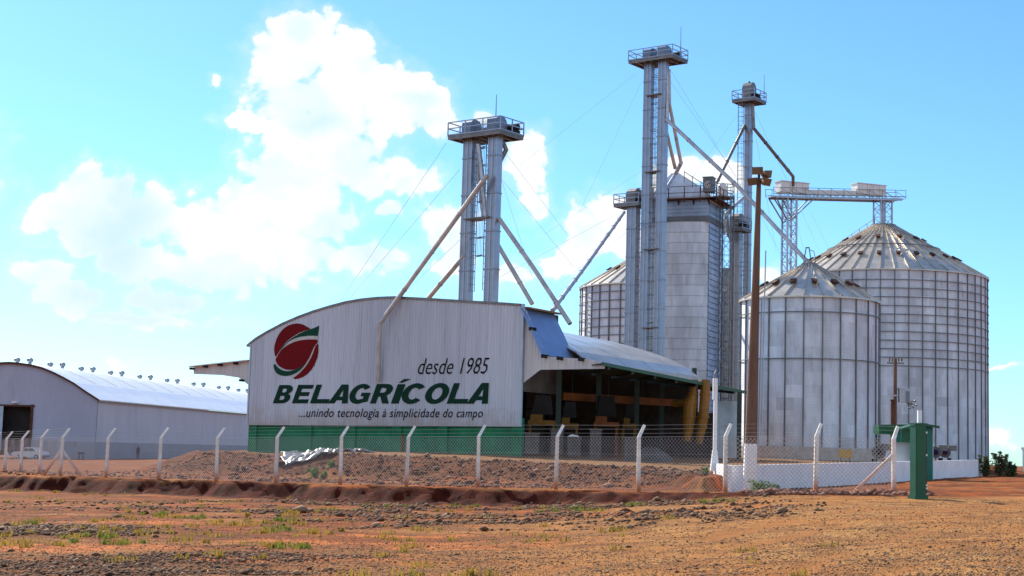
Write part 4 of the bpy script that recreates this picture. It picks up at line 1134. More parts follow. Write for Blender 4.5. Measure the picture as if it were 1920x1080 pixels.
# single tower on the right
def single_tower(label, x, y_ref, D, zb, y_deck, deck, a, b_, head_h, mast=None, lad=None):
    c = P(x, y_ref, D); zd = P(x, y_deck, D).z; t = thing('elevator_tower', (c.x, c.y, zb), label, 'elevator tower')
    leg_mb(c, zb, zd + .1, TE1, TE2, a, b_).build('leg_casing', M['galv'], t)
    platform(t, c + TE1 * deck[2] + TE2 * deck[3], zd, TE1, TE2, deck[0], deck[1])
    hd = head_mb(c, zd + .06, TE1, TE2, .45, .55, head_h).build('elevator_head', M['galv_dark'], t)
    mo = MB(); q = Vector((c.x, c.y, zd + .5)) + TE1 * .75; mo.tube(q - TE2 * .4, q + TE2 * .45, .2, 10); mo.box(q - UP * .28, TE1, TE2, UP, .26, .45, .08); mo.build('drive_motor', M['dark'], hd)
    if mast: mp = P(mast[0], mast[1], D); w = MB(); w.tube((mp.x, mp.y, zd), mp, .04, 6, .02); w.build('lightning_rod', M['galv_dark'], t)
    if lad: p = P(lad, y_ref, D); ladder_mb((p.x, p.y, zb), zd, Vector((1, 0, 0)), .5, True, Vector((0, -1, 0))).build('caged_ladder', M['galv_dark'], t)
    return t, c, zd


T3, c3, zd3 = single_tower('slim single-legged elevator tower behind the brown lamp pole, taller than the dryer', 1402, 400, 140, 2.1, 190, (1.15, 1.15, 0, 0), .52, .44, 1.5, (1433, 140), 1387)
w = MB(); q = Vector((c3.x, c3.y, zd3 + 1.4)); w.tube(q, q + UP * .35, .05, 6); w.ball(q + UP * .4, .1); w.box(q + TE1 * .3 + UP * .15, TE1, TE2, UP, .12, .12, .18); w.build('beacon', M['dark'], T3)
spout(T3, [P(1396, 236, 140), P(1344, 342, 134)], .15, 'galv_dark')
spout(T3, [P(1411, 196, 139.5), P(1413, 240, 139.5), P(1487, 331, 148), P(1487, 348, 149)], .16, 'galv_dark')
spout(T3, [P(1397, 368, 139), P(1362, 400, 136), P(1357, 440, 136)], .15)
for a, b_ in (((1385, 210, 140), (1290, 345, 150)), ((1418, 260, 140), (1455, 470, 160)), ((1420, 390, 140), (1465, 480, 158)), ((1416, 210, 140), (1560, 520, 170))): guy(T3, P(*a), P(*b_))
T4, c4, zd4 = single_tower('short elevator leg with railed platform left of the tallest twin tower', 1186, 500, 131, 1.9, 384, (1.25, .85, -.25, 0), .85, .7, 1.2, None, 1200)
spout(T4, [P(1170, 398, 129.5), P(1100, 496, 112), P(1036, 582, 97)], .15)
T5, c5, zd5 = single_tower('short elevator leg with dark domed head between the dryer and the slim tower', 1381, 500, 137, 2.1, 431, (1.0, .85, 0, 0), .78, .6, 1.25, None, 1396)
spout(T5, [P(1363, 392, 136.4), P(1365, 440, 136.4), P(1372, 452, 136.6)], .13, 'galv_dark')
# stair tower against the dryer
lt = P(1359, 700, 132.5); st_t = thing('stair_tower', (lt.x, lt.y, 2.0), 'open lattice stair tower with ladder against the dryer louvres', 'stair tower')
lattice_mb((lt.x, lt.y, 2.0), P(1359, 372, 132.5).z, .95, DA, DB, 1.25, .05).build('lattice_frame', M['galv_dark'], st_t)
ladder_mb((lt.x, lt.y - .1, 2.0), P(1359, 372, 132.5).z, DA, .45, False).build('ladder', M['galv'], st_t)

# ------------------------------------------------------------------ conveyor bridge
cb = P(1655, 424, 160); pl = P(1479, 500, 156)
br = thing('conveyor_bridge', (pl.x, pl.y, 2.2), 'overhead conveyor bridge on a lattice leg reaching to the apex of the widest silo', 'conveyor')
bd = Vector((cb.x - pl.x, cb.y - pl.y, 0)); BL = bd.length; bd.normalize(); bn = Vector((bd.y, -bd.x, 0))
def BP(x, y):                              # on the bridge's long vertical plane
    return on_plane(x, y, pl, bn)
def bpt(x, y, o): return BP(x, y) + bn * o
w = lattice_mb((pl.x, pl.y, 2.2), BP(1479, 372).z, 1.05, bd, bn, .95, .085); w.build('support_leg', M['galv'], br)
z0 = P(1655, 424, 160).z
w = MB(); w.lathe((cb.x, cb.y, z0), [(.32, 0), (.32, BP(1655, 378).z - z0)], 14); w.build('drop_pipe', M['galv'], br)
w = lattice_mb((cb.x, cb.y, z0 + .1), BP(1655, 376).z, 1.35, bd, bn, .8, .07); w.build('roof_support', M['galv'], br)
w = MB()
for sg in (-.75, .75):
    w.tube(bpt(1448, 371, sg), bpt(1683, 377, sg), .10, 4)
    w.tube(bpt(1448, 365, sg), bpt(1690, 371, sg), .06, 4)
    for i in range(18):
        x0 = 1450 + i * 13; w.tube(bpt(x0, 371 + i * .33, sg), bpt(x0 + 6.5, 366 + i * .33, sg), .04, 4); w.tube(bpt(x0 + 6.5, 366 + i * .33, sg), bpt(x0 + 13, 371 + i * .33, sg), .04, 4)
a = bpt(1446, 368.5, 0); b_ = bpt(1688, 374.5, 0); w.sheet([a - bn * .8, a + bn * .8], [b_ - bn * .8, b_ + bn * .8], (0, 0, -.06)); w.build('walkway', M['galv'], br)
w = MB()
for sg in (-.8, .8):
    xs = [1443, 1455] + list(range(1478, 1680, 24)) + [1690]
    for h in (0, 12):
        for xa, xb in zip(xs[:-1], xs[1:]): w.tube(bpt(xa, 353 - h * .0 + (xa - 1443) * .025 + h, sg), bpt(xb, 353 + (xb - 1443) * .025 + h, sg), .035, 4)
    for xa, xb in zip(xs[:-1], xs[1:]):
        w.tube(bpt(xa, 353 + (xa - 1443) * .025, sg), bpt(xa, 369 + (xa - 1443) * .025, sg), .035, 4)
        if xb - xa > 14: w.tube(bpt(xa, 354 + (xa - 1443) * .025, sg), bpt(xb, 367 + (xb - 1443) * .025, sg), .022, 4)
    w.tube(bpt(1690, 359, sg), bpt(1690, 375, sg), .035, 4)
w.build('guard_rail', M['galv_dark'], br)
w = MB(); a = bpt(1500, 361, 0); b_ = bpt(1620, 363, 0); dvv = (b_ - a).normalized(); w.box((a + b_) / 2, dvv, bn, UP, (b_ - a).length / 2, .4, .24); w.build('conveyor_trough', M['white'], br)
for xa, xb, yt, yb in ((1459, 1511, 341, 365), (1602, 1655, 345, 369)):
    a = bpt(xa, yt, 0); b_ = bpt(xb, yb, 0); c_ = (a + b_) / 2; w = MB(); L = abs((b_ - a).dot(bd)) / 2; Hh = abs(a.z - b_.z) / 2
    w.box(c_, bd, bn, UP, L, .6, Hh, .5)
    w.box(c_ + UP * (Hh + .04), bd, bn, UP, L + .08, .68, .04, .3)
    for f_ in (-.33, .1, .55): w.box(c_ + bd * (L * f_), bd, bn, UP, .03, .63, Hh * .98, .15)
    w.build('drive_hood', M['white'], br)
w = MB()
for sg in (-.7, .7):
    w.tube(bpt(1449, 372, sg), bpt(1473, 417, sg * .6), .08, 4); w.tube(bpt(1459, 372, sg), bpt(1480, 410, sg * .6), .07, 4)
    w.tube(bpt(1521, 373, sg), bpt(1485, 408, sg * .6), .075, 4)
    w.tube(bpt(1473, 417, sg * .6), bpt(1485, 408, sg * .6), .07, 4)
w.build('knee_brace', M['galv_dark'], br)
for a, b_ in (((1520, 398, 157), (1556, 470, 170)), ((1495, 420, 157), (1520, 520, 165))): guy(br, P(*a), P(*b_))

# ------------------------------------------------------------------ left warehouse
WD0 = 200.0
wc = P(184, 752, WD0); wg = P(184, 850, WD0).z
far_ = P(463, 778.5, 262.0)
WS = Vector((far_.x - wc.x, far_.y - wc.y, 0)); WLn = WS.length; WS.normalize(); WF = Vector((-WS.y, WS.x, 0)); WF = WF if WF.x < 0 else -WF
z_e = wc.z
wh = thing('warehouse', (wc.x, wc.y, wg - 1), 'long pale warehouse with white barrel roof and two rows of roof ventilators at far left', 'warehouse')
wn = WS                                             # front plane normal is the length axis
rise = [on_plane(x, y, wc, WS) for x, y in ((184, 750.5), (160, 733), (140, 719), (120, 708), (100, 698), (80, 690), (60, 685), (40, 682), (20, 680.2), (2, 680))]
half_w = (rise[-2] - wc).dot(WF); ctr_u = half_w
zr = [(0 + (p - wc).dot(WF), p.z) for p in rise]
prof = [(u, z) for u, z in zr if u < half_w - .3] + [(half_w, max(z for _, z in zr))]
prof = prof + [(2 * half_w - u, z) for u, z in prof[:-1]][::-1]
def WP(u, z, s): return Vector((wc.x, wc.y, 0)) + WF * u + UP * z + WS * s
LW = WLn + 45
dz0 = on_plane(30, 762, wc, WS).z; du0 = (on_plane(60, 800, wc, WS) - wc).dot(WF); du1 = (on_plane(-8, 800, wc, WS) - wc).dot(WF)
plz = on_plane(150, 828, wc, WS).z
w = MB(); zt_f = lambda u: float(np.interp(u, [p[0] for p in prof], [p[1] for p in prof]))
for ua, ub, zlo in ((0, du0, plz), (du0, du1, dz0), (du1, 2 * half_w, plz)):
    us = np.linspace(ua, ub, 14)
    for a, b_ in zip(us[:-1], us[1:]): w.add([WP(a, zlo, 0), WP(b_, zlo, 0), WP(b_, zt_f(b_), 0), WP(a, zt_f(a), 0)], [(0, 1, 2, 3)])
w.build('front_wall', M['ware_front'], wh)
w = MB(); w.sheet([WP(.0, plz, 0), WP(.0, z_e, 0)], [WP(.0, plz, LW), WP(.0, z_e, LW)], WF * .1); w.build('side_wall', M['ware_side'], wh)
w = MB(); w.box(WP(-.06 + .1, (plz + wg - 1) / 2, LW / 2), WS, WF, UP, LW / 2, .12, (plz - wg + 1) / 2)
w.box(WP(du0 / 2, (plz + wg - 1) / 2, -.02), WF, WS, UP, du0 / 2, .1, (plz - wg + 1) / 2); w.build('plinth', M['ware_base'], wh)
w = MB(); ov = [WP(u - (.25 if i == 0 else 0), z + .1, -.35) for i, (u, z) in enumerate(prof)]; w.sheet(ov, [p + WS * (LW + .35) for p in ov], (0, 0, -.10)); whr = w.build('barrel_roof', M['white_roof'], wh, smooth=False)
w = MB(); q = [p - WS * .03 + UP * .02 for p in ov]; w.sheet(q, [p + WS * .12 for p in q], (0, 0, -.26)); w.build('verge_flashing', M['rust'], wh)
w = MB(); w.sheet([WP(-.32, z_e + .06, -.3), WP(-.32, z_e - .12, -.3)], [WP(-.32, z_e + .06, LW), WP(-.32, z_e - .12, LW)], WF * .06); w.build('gutter', M['galv_dark'], wh)
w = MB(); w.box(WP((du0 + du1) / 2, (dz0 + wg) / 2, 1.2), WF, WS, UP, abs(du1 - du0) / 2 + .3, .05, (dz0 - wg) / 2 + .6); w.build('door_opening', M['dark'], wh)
w = MB()
for u in (du0 + .1, du1 - .1): w.box(WP(u, (dz0 + wg) / 2, .1), WF, WS, UP, .16, .25, (dz0 - wg) / 2 + .3)
w.box(WP((du0 + du1) / 2, dz0 + .1, .06), WF, WS, UP, abs(du1 - du0) / 2 + .2, .2, .12); w.build('door_frame', M['rust'], wh)
w = MB(); uu = (on_plane(2, 800, wc, WS) - wc).dot(WF); w.box(WP(uu + .9, (dz0 + wg) / 2, -.15), WF, WS, UP, 1.15, .06, (dz0 - wg) / 2); w.build('sliding_door', M['blue_grey'], wh)
w = MB(); lp = on_plane(30, 754, wc, WS); w.box(lp - WS * .25, WF, WS, UP, .35, .3, .12); w.build('flood_lamp', M['white'], wh)
# translucent roof strips
for k in range(9):
    s_ = 7 + k * 7.4; us = np.linspace(half_w * .30, half_w * .80, 9); A = [WP(u, zt_f(u) + .125, s_) for u in us]; w = MB(); w.sheet(A, [p + WS * .8 for p in A], (0, 0, -.02)); w.build('roof_light', M['facade_light'], wh)
# ventilators: two rows astride the ridge
zr_ = max(z for _, z in prof)
pv = [(29, 54), (91, 115), (149, 173), (204, 228), (258, 282), (309, 333), (358, 382), (405, 428), (443, 468)]
v0 = None
def s_for(px_):
    best = min(np.linspace(0, LW, 700), key=lambda s: abs(project(WP(half_w, zr_, s))[0] - px_)); return best
def project(p):
    d = Vector(p) - CAMP; k = d.dot(_w); return 960 + FPX * d.dot(CR) / k, 540 - FPX * d.dot(CU) / k
for k, (xa, xb) in enumerate(pv):
    s_ = 3.0 + k * 7.35
    s_ = s_for((xa + xb) / 2 + (2 if k < 8 else 0))
    for u in (half_w + .9, half_w - .9):
        p = WP(u, zt_f(u) + .1, s_)
        if v0 is None:
            w = MB(); w.lathe(p, [(.24, 0), (.24, .25), (.34, .30), (.38, .46), (.38, .64), (.32, .78), (.15, .86), (.02, .88)], 14)
            for a in range(14):
                an = 2 * math.pi * a / 14; w.box(p + Vector((.38 * math.cos(an), .38 * math.sin(an), .55)), (math.cos(an), math.sin(an), 0), (-math.sin(an), math.cos(an), 0), UP, .03, .02, .15, .2)
            v0 = w.build('roof_ventilator', M['galv'], whr); vp = p
        else: near_dup(v0, whr, p - vp)

# ------------------------------------------------------------------ fences
def stain_attr(o, base_z):
    me = o.data; n = len(me.vertices); z = np.empty(n * 3); me.vertices.foreach_get('co', z); z = z.reshape(-1, 3)[:, 2]
    a = me.attributes.new('stain', 'FLOAT', 'POINT'); a.data.foreach_set('value', np.clip(1.2 - (z - base_z) / .55, 0, .95).astype(np.float32))


AD = Vector((.55, .83, 0)).normalized()


def post_mb(x, y, z):
    w = MB(); hw = .074; lev = [-.35, 0, .12, .25, .4, .6, 1.0, 1.4, 1.75, 1.97]
    tilt = Vector((random.uniform(-.03, .03), random.uniform(-.03, .03), 0))
    vs = []
    for h in lev:
        k = hw * (1.0 - .06 * h)
        for a, b_ in ((-1, -1), (1, -1), (1, 1), (-1, 1)): vs.append(Vector((x + a * k, y + b_ * k, z + h)) + tilt * h / 2)
    top = Vector((x, y, z + 2.42)) + AD * .42 + tilt
    for a, b_ in ((-1, -1), (1, -1), (1, 1), (-1, 1)): vs.append(top + Vector((a * .045, b_ * .045, -.02 * a)))
    n = len(lev) + 1; fs = [(4 * j + i, 4 * j + (i + 1) % 4, 4 * j + 4 + (i + 1) % 4, 4 * j + 4 + i) for j in range(n - 1) for i in range(4)]
    fs += [(4 * n - 4, 4 * n - 3, 4 * n - 2, 4 * n - 1), (3, 2, 1, 0)]
    w.add(vs, fs); return w, top, tilt


def run_fence(pts, label, cell=.14, wire_r=.0046, mesh_h=1.88, first=True, barbs=True):
    zs = [gz(*p) for p in pts]; t = thing('chain_link_fence', (pts[0][0], pts[0][1], zs[0]), label, 'fence')
    tops = []
    for i, ((x, y), z) in enumerate(zip(pts, zs)):
        w, top, tilt = post_mb(x, y, z); tops.append((Vector((x, y, z + 1.97)) + tilt, top))
        if i == 0 and not first: continue
        o = w.build('post', M['post'], t); stain_attr(o, z - ORG[t.name].z)
    for (a, za), (b_, zb2) in zip(list(zip(pts, zs))[:-1], list(zip(pts, zs))[1:]):
        A = Vector((a[0], a[1], za + .04)); B = Vector((b_[0], b_[1], zb2 + .04)); L = (B - A).length; e = (B - A) / L; w = MB()
        nrm = Vector((e.y, -e.x, 0)) * .05
        def pt(u, h):                                  # gentle sag and bulge
            return A + e * u + UP * h + nrm * (1 + .9 * math.sin(u * 2.1 + A.x) * math.sin(h * 1.3))
        vs = []; fs = []
        for sg in (1, -1):
            c0 = -mesh_h if sg == 1 else 0.0; c1 = L if sg == 1 else L + mesh_h; k = c0
            while k < c1:
                # line u = k + sg*h
                h0, h1 = (max(0, -k), min(mesh_h, L - k)) if sg == 1 else (max(0, k - L), min(mesh_h, k))
                if h1 - h0 > .02:
                    p, q = pt(k + sg * h0, h0), pt(k + sg * h1, h1); w.tube(p + nrm * (.06 * sg), q + nrm * (.06 * sg), wire_r, 3, cap=False)
                k += cell
        w.build('mesh_panel', M['wire'], t)
    w = MB()
    for (b0, t0), (b1, t1) in zip(tops[:-1], tops[1:]):
        for h in (0, -.62, -1.25, -1.85): w.tube(b0 + UP * h, b1 + UP * h, .009 if h == 0 else .004, 4)
    w.build('tension_wire', M['wire'], t)
    for f_ in (.3, .65, .98):
        w = MB()
        for (b0, t0), (b1, t1) in zip(tops[:-1], tops[1:]): w.tube(b0.lerp(t0, f_), b1.lerp(t1, f_), .0045, 4)
        w.build('barbed_wire', M['wire'], t)
    return t


def brace(t, top, foot, name='brace'):
    w = MB(); a = Vector(top); b_ = Vector(foot); d = (b_ - a).normalized(); s = d.cross(UP).normalized(); n = s.cross(d)
    w.box((a + b_) / 2, d, s, n, (b_ - a).length / 2, .05, .05); o = w.build(name, M['post'], t); stain_attr(o, foot[2] - ORG[t.name].z)


F1 = run_fence(FENCE_XY[:5], 'concrete post fence running back past the white car at far left', cell=.14, wire_r=.003)
F2 = run_fence(FENCE_XY[4:15], 'long chain link fence of concrete posts along the top of the red bank', first=False)
F3 = run_fence(FENCE_XY[14:], 'short chain link fence between the white low wall and the green gate pillar', first=False, cell=.15, wire_r=.0085)
cx, cy = FENCE_XY[4]; cz = gz(cx, cy)
for dx, dy in ((-1.0, .5), (1.1, -.25)): brace(F1 if dx < 0 else F2, (cx, cy, cz + 1.35), (cx + dx * 1.05, cy + dy, gz(cx + dx * 1.05, cy + dy) - .05))
ex, ey = FENCE_XY[-1]; ez = gz(ex, ey); brace(F3, (ex, ey, ez + 1.45), (ex - 1.5, ey + .1, gz(ex - 1.5, ey) - .05))

# ------------------------------------------------------------------ low white wall, posts, poles, gate
a = P(1372, 900, 56.6); b_ = P(1842, 880, 98.0)
zt0 = P(1372, 873, 56.6).z; zt1 = P(1842, 862, 98).z
lw = MB(); A = Vector((a.x, a.y, 0)); B = Vector((b_.x, b_.y, 0)); dirw = (B - A).normalized(); nw = Vector((dirw.y, -dirw.x, 0))
nseg = 24; tp = []; bt = []
for i in range(nseg + 1):
    t = i / nseg; p = A.lerp(B, t); tp.append(p + UP * (zt0 + (zt1 - zt0) * t)); bt.append(p + UP * (gz(p.x + nw.x * .4, p.y + nw.y * .4) - .4))
lw.sheet(tp, bt, -nw * .18)
lw.build('low_wall', M['white_wall'], None, 'low whitewashed retaining wall in front of the two right-hand silos', 'wall')
# further stretch of kerb behind fence (left of the wall) and the wall's return
w = MB(); e_ = P(1338, 862, 62); w.sheet([A + UP * zt0, Vector((e_.x, e_.y, zt0 + .05))], [A + UP * (zt0 - 1.2), Vector((e_.x, e_.y, zt0 - 1.0))], Vector((.12, .12, 0))); 
w.build('low_wall', M['white_wall'], None, 'short white return wall running back from the fence corner', 'wall')
# light pole
lp = P(1405, 920, 56.3); lz = gz(lp.x, lp.y) ; ptop = P(1423, 335, 56.3)
lampp = thing('light_pole', (lp.x, lp.y, lz), 'tall tapering brown concrete pole with floodlights, its foot painted white', 'light pole')
def tap(z): return .235 + (.078 - .235) * (z - lz) / (ptop.z - lz)
axis = lambda z: Vector((lp.x + (ptop.x - lp.x) * (z - lz) / (ptop.z - lz), lp.y, z))
def frustum(z0, z1, k=1.0):
    w = MB(); vs = []
    for z in (z0, z1):
        r = tap(z) * k; c = axis(z)
        for sx, sy in ((-1, -.55), (-.72, -1), (.72, -1), (1, -.55), (1, .55), (.72, 1), (-.72, 1), (-1, .55)): vs.append(c + Vector((sx * r, sy * r, 0)))
    w.add(vs, [(i, (i + 1) % 8, 8 + (i + 1) % 8, 8 + i) for i in range(8)] + [tuple(range(7, -1, -1)), tuple(range(8, 16))]); return w
zw = P(1405, 832, 56.3).z
frustum(lz - .3, ptop.z).build('shaft', M['pole'], lampp)
frustum(lz - .3, zw, 1.02).build('painted_foot', M['white_wall'], lampp)
w = MB(); c0 = axis(P(1420, 750, 56.3).z)
w.tube(axis(zw) + Vector((.27, -.1, 0)), axis(P(1417, 560, 56.3).z) + Vector((.24, -.08, 0)), .03, 6); w.tube(axis(zw) + Vector((.36, -.1, .3)), axis(P(1417, 470, 56.3).z) + Vector((.32, -.08, 0)), .022, 6)
w.build('conduit', M['galv'], lampp)
for (x, y, dx, dy, dz, mt) in ((1420, 322, -.3, -1, .12, 'lamp_brown'), (1436, 325, .75, .5, .1, 'lamp_glass'), (1413, 340, -.7, -.6, -.1, 'lamp_brown'), (1433, 341, .6, -.8, -.15, 'lamp_brown')):
    p = P(x, y, 56.3) + Vector((0, dy * .16, 0)); f_ = Vector((dx, dy, dz - .25)).normalized(); s = f_.cross(UP).normalized(); u_ = s.cross(f_)
    w = MB(); hs = (.20, .14); k = .55
    q = [p + f_ * .13 + s * (a_ * hs[0]) + u_ * (b2 * hs[1]) for a_, b2 in ((-1, -1), (1, -1), (1, 1), (-1, 1))]; q2 = [p - f_ * .13 + s * (a_ * hs[0] * k) + u_ * (b2 * hs[1] * k) for a_, b2 in ((-1, -1), (1, -1), (1, 1), (-1, 1))]
    w.add(q + q2, [(0, 1, 2, 3), (7, 6, 5, 4)] + [(i, 4 + i, 4 + (i + 1) % 4, (i + 1) % 4) for i in range(4)]); fl = w.build('floodlight', M['lamp_brown'], lampp)
    w = MB(); w.add([v + f_ * .012 + (p - v) * .12 for v in q], [(0, 1, 2, 3)]); w.build('lamp_glass', M['lamp_glass'], fl)
w = MB(); t_ = ptop + UP * .0
w.tube(t_ - UP * .15 - Vector((.25, 0, 0)), t_ - UP * .15 + Vector((.28, 0, 0)), .03, 6); w.tube(t_ + UP * .2 - Vector((.1, 0, 0)), t_ + UP * .2 + Vector((.28, 0, 0)), .03, 6); w.tube(t_ - UP * .2, t_ + UP * .3, .05, 6); w.build('lamp_bracket', M['rust'], lampp)

# white square post by the shed
wp = P(1340, 868, 61.5); wpt = P(1338, 709, 61.5)
w = MB(); w.bx(wp.x - .07, wp.x + .07, wp.y - .07, wp.y + .07, wp.z - .3, wpt.z)
w.add([(wp.x - .17, wp.y - .17, wp.z - .3), (wp.x + .17, wp.y - .17, wp.z - .3), (wp.x + .17, wp.y + .17, wp.z - .3), (wp.x - .17, wp.y + .17, wp.z - .3), (wp.x - .09, wp.y - .09, wp.z + .5), (wp.x + .09, wp.y - .09, wp.z + .5), (wp.x + .09, wp.y + .09, wp.z + .5), (wp.x - .09, wp.y + .09, wp.z + .5)],
      [(0, 1, 5, 4), (1, 2, 6, 5), (2, 3, 7, 6), (3, 0, 4, 7)])
wpo = thing('post', (wp.x, wp.y, wp.z), 'slender white square post standing at the mouth of the open shed', 'post')
w.build('shaft', M['white_wall'], wpo)
w = MB(); w.bx(wp.x - .11, wp.x - .071, wp.y - .1, wp.y + .1, wpt.z - .85, wpt.z + .0); w.build('side_cap', M['white'], wpo)
w = MB(); w.path([wpt, wpt + Vector((.02, 0, .18)), wpt + Vector((.10, 0, .33)), wpt + Vector((.02, 0, .38)), wpt + Vector((-.03, 0, .28))], .015, 5); w.build('hook', M['galv'], wpo)

# transformer pole
up_ = P(1677, 850, 100); upt = P(1679, 672, 100); uz0 = gz(up_.x, up_.y)
upo = thing('utility_pole', (up_.x, up_.y, uz0), 'slim grey utility pole with transformer box and insulators in front of the widest silo', 'utility pole')
w = MB(); w.tube((up_.x, up_.y, uz0 - .2), upt, .16, 10, .10); w.build('shaft', M['pole'], upo)
w = MB(); q = P(1679, 681, 100); w.box(q, (1, 0, 0), (0, 1, 0), UP, .55, .06, .06); w.build('crossarm', M['galv_dark'], upo)
for x in (1668, 1673, 1685, 1691):
    q = P(x, 678, 100); w = MB(); w.tube(q, q + UP * .22, .04, 8); w.lathe(q + UP * .08, [(.03, 0), (.075, .02), (.03, .05)], 8); w.build('insulator', M['rust'], upo)
q = P(1694, 742, 99.8); w = MB(); w.box(q, (1, 0, 0), (0, 1, 0), UP, .32, .3, .42)
for k in range(5): w.box(q + Vector((.1 + .05 * k, -.33, -.04)), (1, 0, 0), (0, 1, 0), UP, .012, .06, .34, .2)
w.box(q + Vector((-.45, 0, 0)), (1, 0, 0), (0, 1, 0), UP, .16, .05, .05); w.box(q + UP * .44, (1, 0, 0), (0, 1, 0), UP, .36, .34, .03)
w.build('transformer', M['galv'], upo)
for x, y in ((1702, 751), (1709, 757), (1716, 752), (1712, 764), (1718, 760), (1706, 765)):
    q = P(x, y, 99.8); w = MB(); w.ball(q, .08, 8, 5); w.tube(q, P(1700, 754, 99.8), .03, 5); w.build('bushing', M['galv_dark'], upo)
q0_ = P(1673, 800, 99.7); q1_ = P(1674, 751, 99.7); w = MB(); w.bx(q0_.x - .10, q0_.x + .10, q0_.y - .1, q0_.y + .1, uz0 - .2, q1_.z); w.bx(q0_.x - .13, q0_.x + .13, q0_.y - .13, q0_.y + .13, q1_.z, q1_.z + .06); w.build('cable_duct', M['rust'], upo)

# green gate pillar with its beam, and the kiosk behind
gp = P(1721, 930, 48.5); gzz = gz(gp.x, gp.y); gtop = P(1721, 793, 48.5).z
gate = thing('gate_pillar', (gp.x, gp.y, gzz), 'tall dark green steel gate pillar standing nearest the road at right', 'gate pillar')
ga = Vector((.94, .34, 0)).normalized(); gb = Vector((-.34, .94, 0)).normalized(); hh = (gtop - gzz) / 2
w = MB(); w.box(Vector((gp.x, gp.y, gzz + hh - .05)), ga, gb, UP, .185, .15, hh - .02); w.build('column', M['gate_green'], gate)
w = MB(); w.box(Vector((gp.x, gp.y, gtop - .03)), ga, gb, UP, .22, .19, .025); w.box(Vector((gp.x, gp.y, gzz + .04)), ga, gb, UP, .24, .20, .06); w.build('end_plate', M['gate_green'], gate)
w = MB(); w.box(Vector((gp.x, gp.y, gzz + hh)) - gb * .152, ga, gb, UP, .15, .004, hh - .14, .35); w.build('front_panel', M['gate_green'], gate)
w = MB(); q = Vector((gp.x, gp.y, gzz)) + ga * .235 - gb * .05; w.box(q + UP * (hh - .05), ga, gb, UP, .035, .05, hh - .22); w.build('door_stile', M['dark_steel'], gate)
for h in (.32, .42, 1.35, 2.05):
    w = MB(); w.box(q + UP * h - gb * .06, ga, gb, UP, .025, .02, .03); w.build('bolt', M['white'], gate)
# green gatehouse standing further back
KD = 84.0
def K(x, y, o=0.0): p = P(x, y, KD); return Vector((p.x, KD + o, p.z))
k0 = K(1738, 862); kzz = gz(k0.x, KD)
gh = thing('gatehouse', (k0.x, KD, kzz), 'green pitched-roof gatehouse with teal end wall, just behind the gate pillar', 'gatehouse')
zr0, zr1, zr2 = K(1690, 803).z, K(1724, 793).z, K(1757, 799).z
w = MB(); A = [Vector((K(1689, 800).x, KD - .35, zr0)), Vector((K(1724, 793).x, KD - .35, zr1)), Vector((K(1758, 799).x, KD - .35, zr2))]
w.sheet(A, [q + Vector((0, 1.9, 0)) for q in A], (0, 0, -.05)); w.sheet([q - UP * .0 for q in A], [q - UP * .13 for q in A], (0, -.03, 0)); w.build('roof', M['gate_green'], gh)
w = MB(); x0, x1, x2 = K(1734, 830).x, K(1749, 830).x, K(1690, 830).x
w.bx(x0 - .3, x1, KD, KD + 1.4, kzz - .1, zr2 - .04); w.build('end_wall', M['teal'], gh)
w = MB(); zq = K(1700, 829).z; w.bx(x2, x0 - .31, KD + .01, KD + .12, zq, zr0 - .03); w.build('fascia_panel', M['gate_green'], gh)
w = MB(); w.bx(x2 + .02, x0 - .31, KD + 1.3, KD + 1.39, kzz - .1, zq); w.build('back_wall', M['blue_grey'], gh)
w = MB(); w.bx(x1 + .002, x1 + .03, KD + .02, KD + .10, kzz, zr2 - .1); w.build('corner_trim', M['white'], gh)
q = K(1728, 793, .4); w = MB(); w.bx(q.x - .11, q.x + .11, q.y - .1, q.y + .1, zr1 - .2, K(1728, 769).z); w.build('chimney_stub', M['white_wall'], gh)

kp = P(1668, 830, 88); kz = gz(kp.x, kp.y)
kio = thing('gate_hood', (kp.x, kp.y, kz), 'low dark green hooded shelter behind the fence end post', 'shelter')
w = MB(); za = P(1668, 814, 88).z; zb3 = P(1668, 797, 88).z; x0 = P(1645, 805, 88).x; x1 = P(1702, 805, 88).x
w.prism([(x0, 87.6, za), (x1, 87.6, za), (x1, 87.6, zb3 + .06), (x0, 87.6, zb3)], (0, 1.3, 0)); w.build('hood', M['gate_green'], kio)
w = MB(); x2 = P(1664, 805, 88).x; w.prism([(x2, 87.55, za), (x1, 87.55, za), (x1, 87.55, za - .55), (x2 + .35, 87.55, za - .5)], (0, .06, 0)); w.build('side_panel', M['teal'], kio)
for x in (x0 + .1, x1 - .1):
    w = MB(); w.bx(x - .05, x + .05, 88.6, 88.7, kz - .2, za); w.build('leg', M['gate_green'], kio)
# aeration fans at the foot of the silos
def aer_fan(x, y, D, label):
    p = P(x, y, D); z = gz(p.x, p.y); t = thing('aeration_fan', (p.x, p.y, z), label, 'fan', 'aeration fans at the silo feet')
    w = MB(); c = Vector((p.x, p.y, z + .72)); w.tube(c - Vector((.1, .28, 0)), c + Vector((.1, .28, 0)), .46, 18); w.box(c + Vector((.55, 0, .35)), (1, 0, 0), (0, 1, 0), UP, .35, .28, .22); w.build('scroll', M['stiff'], t)
    w = MB(); w.tube(c - Vector((.2, .75, 0)), c - Vector((.1, .3, 0)), .22, 12); w.build('motor', M['navy'], t)
    for s in (-.35, .35): w = MB(); w.bx(p.x + s - .05, p.x + s + .05, p.y - .4, p.y + .4, z - .1, z + .25); w.build('foot', M['dark'], t)


aer_fan(1648, 850, 106, 'dark aeration fan on the yard below the green hooded shelter')
aer_fan(1754, 855, 125, 'dark aeration fan just right of the green gate pillar')
aer_fan(1772, 855, 130, 'small dark aeration fan further right of the green pillar, at the widest silo')
